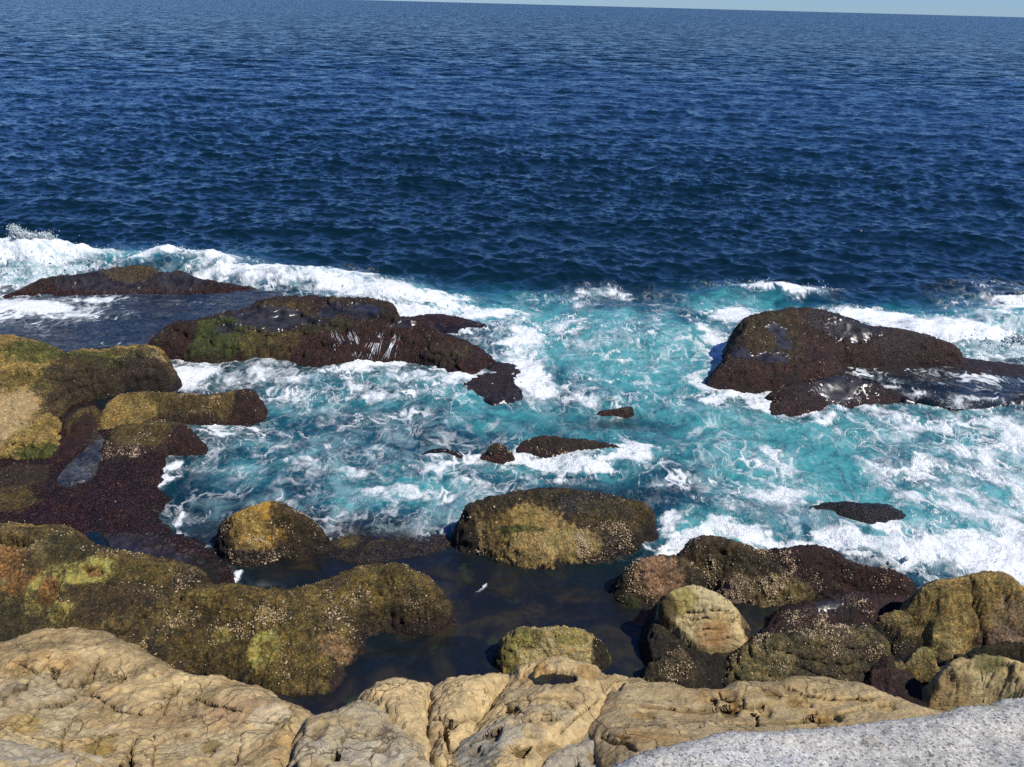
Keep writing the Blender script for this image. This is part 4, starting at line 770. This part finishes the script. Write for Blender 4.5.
# white water along the foot of the rocks, strongest where the sea is lively
edge_d = np.full(xn.shape, 9.0)
for P, _ in FIELDS:
    sel = np.where((xn > P[:, 0].min() - .7) & (xn < P[:, 0].max() + .7) & (yn > P[:, 1].min() - .7) & (yn < P[:, 1].max() + .7))[0]
    if len(sel): edge_d[sel] = np.minimum(edge_d[sel], -poly_sd(xn[sel], yn[sel], P)[0])
lively = dabs(xn, yn, [(a, b, c * 1.3, d * 1.5, min(1, e * 1.1)) for a, b, c, d, e in FOAM])
ring = sstep(.5, .0, edge_d + fbm(q, .5, 3, seed=350) * .3) * np.clip(lively * 1.2, 0, .85) * (1 - .85 * calm[near])
f, A, Tn, Cn = water_attrs(xn, yn, ring)
cove = (1 - open_[near]) * (1 - calm[near]) * sstep(55, 40, RRr[near])
f = np.maximum(f, cove * (Tn * .55 + .25 * sstep(.55, 1.0, Cn)) * sstep(-.25, .4, fbm(q, 3.2, 3, seed=360)))
f = f * (1 - .9 * calm[near] * (A < .5))
foam[near] = f
churn = np.zeros_like(X); churn[near] = np.clip(np.maximum(A * .9, cove * (.22 + .5 * sstep(-.3, .4, fbm(q, 3.2, 3, seed=360)))), 0, 1) * (1 - calm[near] * .9)
j = fbm(q, 2.5, 4, seed=370)
aer[near] = np.clip(dabs(xn + j, yn + j, AER, 'add') * (.85 + .9 * j) + cove * .10 + .25 * np.maximum(A - .5, 0), 0, 1)
shal[near] = np.clip(dabs(xn, yn, SHAL, 'add') * 1.1, 0, 1)
Z[near] += f * (.03 + .04 * fbm(q, .25, 3, seed=380)) 
# a few whitecaps out at sea
far = (RRr < 160) & (open_ > .9)
foam[far] = np.maximum(foam[far], sstep(.30, .48, Z[far]) * sstep(.35, .6, fbm(np.stack([X[far], Y[far], X[far] * 0], 1), 4.0, 4, seed=390)) * .8)
V = np.stack([X + OX, Y + OY, Z], 1)
ii = np.arange(len(X)).reshape(len(r), len(az))
F = np.stack([ii[:-1, :-1].ravel(), ii[:-1, 1:].ravel(), ii[1:, 1:].ravel(), ii[1:, :-1].ravel()], 1)[:, ::-1]
sea = mesh_object('sea_water', V, F, M_WATER, {'foam': foam, 'aerated': aer, 'shallow': shal, 'calm': calm, 'open_sea': np.where(near, open_, 1.0), 'far_sea': sstep(45, 220, RRr), 'churn': churn})
tag(sea, kind='structure')

def film(name, outline, z, foam_dabs=(), step=.04, ripple=.012, aerv=0.0, shv=.6, calmv=.5, veil=0.0):
    """thin sheet of water lying on a rock"""
    P = densify([(a, b, z) for a, b in outline], 0)
    x0, y0 = P[:, 0].min() - .1, P[:, 1].min() - .1; nx = int((P[:, 0].max() + .1 - x0) / step) + 2; ny = int((P[:, 1].max() + .1 - y0) / step) + 2
    X, Y = np.meshgrid(x0 + np.arange(nx) * step, y0 + np.arange(ny) * step); X = X.ravel(); Y = Y.ravel()
    sd, _ = poly_sd(X, Y, P); q = np.stack([X * .7, Y, X * 0], 1)
    zz = z + ripple * fbm(q, .7, 4, seed=400) + ripple * .6 * fbm(q, .2, 2, seed=410) + np.where(sd < 0, sd * 2.0, 0)
    A = dabs(X + .5 * fbm(q, 1.2, 3, seed=420), Y + .6 * fbm(q, 1.2, 3, seed=430), foam_dabs, z=z); f = np.maximum(foam_cover(A, *lace(X, Y)), veil * (.8 + .6 * fbm(q, .5, 4, seed=440)))
    keep = (sd > -.12).reshape(ny, nx); kf = keep[:-1, :-1] & keep[1:, :-1] & keep[:-1, 1:] & keep[1:, 1:]
    ii = np.arange(nx * ny).reshape(ny, nx)
    F = np.stack([ii[:-1, :-1][kf], ii[:-1, 1:][kf], ii[1:, 1:][kf], ii[1:, :-1][kf]], 1)
    us = np.unique(F); rm = np.full(nx * ny, -1); rm[us] = np.arange(len(us))
    o = mesh_object(name, np.stack([X, Y, zz], 1)[us], rm[F], M_WATER, {'foam': f[us], 'aerated': np.full(len(us), aerv), 'shallow': np.full(len(us), shv), 'calm': np.full(len(us), calmv), 'open_sea': np.zeros(len(us)), 'far_sea': np.zeros(len(us)), 'churn': A[us] * .8})
    return tag(o, kind='structure')
film('shallow_water', [(-220, 310), (-60, 304), (0, 299), (60, 296), (130, 294), (200, 294), (258, 290), (282, 293), (268, 304), (250, 309), (228, 315), (200, 322), (176, 327), (160, 336), (152, 346), (128, 352), (100, 357), (64, 360), (40, 352), (0, 346), (-220, 350)], .5,
     [(30, 308, 90, 10, .95), (-60, 310, 120, 14, .95), (95, 300, 36, 4, .9), (60, 316, 60, 3, .8), (240, 312, 30, 3, .35), (140, 299, 60, 1.5, .45), (180, 325, 60, 3, .35), (60, 335, 70, 2, .3), (120, 345, 50, 2, .35), (200, 305, 50, 2, .3)], step=.05, ripple=.04, veil=.15)
film('shallow_water', [(836, 366), (850, 358.5), (900, 359), (960, 360), (1010, 366), (1060, 370), (1230, 374), (1230, 415), (1080, 402), (1024, 394), (990, 401), (960, 403), (930, 399), (898, 390), (868, 380)], .26,
     [(870, 362, 60, 4, .9), (850, 372, 30, 6, .8), (900, 380, 40, 5, .6), (960, 400, 18, 6, .6), (940, 372, 60, 5, .45), (990, 385, 50, 8, .4), (1040, 372, 50, 5, .6), (880, 388, 30, 4, .7), (985, 398, 60, 2.5, .6), (910, 394, 30, 2.5, .6), (1000, 378, 60, 3, .6)], step=.045, ripple=.03)
film('shallow_water', [(90, 434), (100, 434), (108, 446), (101, 458), (92, 470), (84, 480), (58, 482), (63, 470), (76, 457), (87, 446)], .37, veil=.17, step=.03, shv=.9, ripple=.006, calmv=1)
film('shallow_water', [(64, 412), (70, 400), (90, 392), (115, 386), (135, 380), (128, 396), (112, 402), (102, 412), (92, 412), (84, 408), (74, 414), (66, 424)], .30, step=.03, shv=.4, ripple=.01, calmv=1)
film('pothole_dark_sheet', [(530, 674), (540, 668), (556, 666), (572, 669), (582, 676), (578, 684), (562, 688), (544, 686), (533, 681)], 3.31, step=.02, shv=1.0, ripple=.002, calmv=1)  # dark sheet added so the sunlit pit reads as a dim through-hole
film('shallow_water', [(75, 540), (90, 532), (100, 533), (104, 545), (92, 548)], .42, step=.03, shv=.4, ripple=.006, calmv=1)

# ------------------------------------------------------------------ breaking waves, spray and cascades
def breaking_wave(label, crest, z0, height, depth, drops, seed, plumes=(), aer=0.0):
    """a torn ridge of white water along a crest line, with droplets thrown up from it"""
    rg = np.random.default_rng(seed)
    C = smooth_poly([(*[c[0] for c in ground(a, b, z0)], 0) for a, b in crest], 10)[:-10 if len(crest) > 2 else None]
    pts = C[:, :2]
    x0, y0 = pts.min(0) - depth * 1.6; x1, y1 = pts.max(0) + depth * 1.6; st = .045
    nx, ny = int((x1 - x0) / st) + 2, int((y1 - y0) / st) + 2
    X, Y = np.meshgrid(x0 + np.arange(nx) * st, y0 + np.arange(ny) * st); X = X.ravel(); Y = Y.ravel()
    q = np.stack([X, Y, np.full(X.shape, seed * 2.3)], 1)
    d = seg_dist(X + fbm(q, 1.2, 3, seed=seed) * .5, Y + fbm(q, 1.2, 3, seed=seed + 5) * .5, pts)
    t = np.clip(1 - d / depth, 0, 1)
    h = height * t ** 1.3 * np.clip(.7 + 1.1 * fbm(q, 1.7, 4, .6, seed=seed + 7), .05, 2) + t * .30 * fbm(q, .5, 5, .6, seed=seed + 11, ridged=True) * height
    h = np.where(t > 0, h, 0) - .12
    keep = (t > .02).reshape(ny, nx); kf = keep[:-1, :-1] | keep[1:, 1:]
    ii = np.arange(nx * ny).reshape(ny, nx); F = np.stack([ii[:-1, :-1][kf], ii[:-1, 1:][kf], ii[1:, 1:][kf], ii[1:, :-1][kf]], 1)
    us = np.unique(F); rm = np.full(nx * ny, -1); rm[us] = np.arange(len(us))
    V = np.stack([X, Y, h + z0], 1)[us]; V += np.stack([fbm(V, .3, 3, seed=seed + 20), fbm(V, .3, 3, seed=seed + 21), fbm(V, .25, 3, seed=seed + 22)], 1) * .07
    av = np.clip(2.0 * aer * sstep(-.05, .45, fbm(V * (1, 1, 1.5), .9, 5, .6, seed=seed + 30) + .10), 0, 1)
    o = mesh_object('breaking_wave', V, rm[F], M_FOAM, {'aerated': av})
    tag(o, label, 'wave')
    # droplets
    c = []
    for _ in range(drops):
        p = pts[rg.integers(len(pts))]; c.append((p[0] + rg.normal() * depth * .4, p[1] + rg.normal() * depth * .4, z0 + height * (.5 + abs(rg.normal()) * .45), abs(rg.lognormal(math.log(.022), .45))))
    for (px, py, wd, hh, n) in plumes:
        gx, gy = ground(px, py, z0); gx, gy = gx[0], gy[0]; arms = [(rg.normal() * .35, rg.uniform(.5, 1.0), rg.normal() * .12) for _ in range(9)]
        for _ in range(n):
            a = arms[rg.integers(9)]; s = rg.random() ** .8; ht = hh * a[1] * s
            sp = wd * (.05 + .10 * s)
            c.append((gx + a[0] * wd * s + rg.normal() * sp, gy + a[2] + rg.normal() * sp, z0 + .2 + ht + rg.normal() * .06, rg.lognormal(math.log(.032 * (1.3 - .7 * s)), .45)))
    c = np.array(c); n = len(c)
    od = np.array([(1, 0, 0), (-1, 0, 0), (0, 1, 0), (0, -1, 0), (0, 0, 1), (0, 0, -1)], float)
    V = (c[:, None, :3] + od[None] * c[:, None, 3:] * (.7 + .6 * rg.random((n, 6, 1)))).reshape(-1, 3)
    tr = np.array([(0, 2, 4), (2, 1, 4), (1, 3, 4), (3, 0, 4), (2, 0, 5), (1, 2, 5), (3, 1, 5), (0, 3, 5)])
    F = (tr[None] + (np.arange(n) * 6)[:, None, None]).reshape(-1, 3)
    s = mesh_object('spray', V, F, M_FOAM, {'aerated': np.zeros(len(V))}, parent=o)
    tag(s, kind='stuff')

breaking_wave('white wave bursting upward in two plumes at the far left', [(-140, 285), (-60, 282), (0, 280), (40, 279), (85, 276)], .1, 1.0, 1.5, 900, 61, [(27, 266, .8, 1.75, 9000), (50, 266, 1.0, 1.5, 9000), (8, 270, 1.0, 1.0, 4000)], aer=.35)
breaking_wave('white surf crest curling over the seaward ledge left of centre', [(150, 268), (180, 268), (205, 272), (232, 279)], .1, .65, 1.1, 150, 62, [(178, 264, .9, .6, 3000), (205, 268, .9, .45, 2000)], aer=.5)
breaking_wave('long ragged surf line behind the cascade headland', [(262, 284), (300, 284), (340, 287), (380, 296), (410, 306), (440, 313)], .0, .38, 1.0, 120, 63, aer=.6)
breaking_wave('white surf tumbling over the right shelf beside the rock island', [(965, 350), (1000, 349), (1040, 350), (1110, 350)], .1, .5, 1.0, 150, 64, [(1015, 346, 1.0, .4, 200)], aer=.4)
breaking_wave('low foaming crest at the back left of the rock island', [(735, 290), (765, 288), (800, 290), (822, 292)], .0, .28, .8, 40, 65, aer=.7)
breaking_wave('small white surge boiling against the maroon ridge at lower right', [(672, 550), (684, 546), (694, 540)], .0, .2, .4, 20, 66, aer=.0)
breaking_wave('wide white wash piling onto the maroon ridge near the right edge', [(850, 556), (880, 562), (910, 572), (930, 580)], .0, .2, .55, 40, 67, aer=.1)

def falling_water_material():
    k = NB('falling_water'); k.b.inputs['Base Color'].default_value = (.7, .74, .76, 1); k.b.inputs['Roughness'].default_value = .4
    mp = k.n('ShaderNodeMapping'); mp.inputs['Scale'].default_value = (1, .3, .18); k.l(k.co, mp.inputs[0])
    k.l(k.ramp(k.noise(14, 3, .6, mp.outputs[0]), .32, .62, .15, .85), k.b.inputs['Alpha']); return k.m
M_FALL = falling_water_material()
def cascade(label, rock_label, strands, seed, cat='waterfall'):
    o, on, hat = ROCKS[rock_label]; rg = np.random.default_rng(seed); VV = []; FF = []; nv = 0
    for (ax, ay, bx, by, n, spread) in strands:
        for _ in range(n):
            s = rg.normal() * spread; t0, t1 = rg.random() * .3, 1 - rg.random() * .1
            wob = rg.normal(size=3) * .8; pts = []
            for k in range(15):
                t = t0 + (t1 - t0) * k / 14
                px = ax + (bx - ax) * t + s * (.55 + .5 * t * t) + wob[0] * math.sin(3.5 * t + wob[1]) + .7 * wob[2] * math.sin(9 * t + wob[0] * 4); py = ay + (by - ay) * t
                x, y, z = on(px, py); pts.append((x, y - .07, z + .07))
            pts = np.array(pts)
            for k in (1, 2): pts[1:-1] = (pts[:-2] + 2 * pts[1:-1] + pts[2:]) / 4
            wd = rg.uniform(.004, .009) * (.25 + np.sin(np.linspace(.25, 2.7, 15)))
            for k in range(15):
                VV += [pts[k] + (-wd[k], 0, 0), pts[k] + (0, -wd[k] * .8, wd[k] * .5), pts[k] + (wd[k], 0, 0)]
                if k: FF += [(nv + 3 * k - 3, nv + 3 * k - 2, nv + 3 * k + 1, nv + 3 * k), (nv + 3 * k - 2, nv + 3 * k - 1, nv + 3 * k + 2, nv + 3 * k + 1)]
            nv += 45
    tag(mesh_object('cascade', np.array(VV), np.array(FF), M_FALL), label, cat)
HL = 'dark green and maroon headland with small cascades running down its front'
cascade('thin white cascade of many strands, left of the two on the dark headland front', HL, [(334, 329, 348, 362, 11, 7), (350, 326, 363, 360, 10, 5)], 71)
cascade('fuller white cascade fanning out, right of the thin one on the headland front', HL, [(381, 330, 369, 361, 16, 6), (397, 332, 386, 361, 9, 4)], 72)
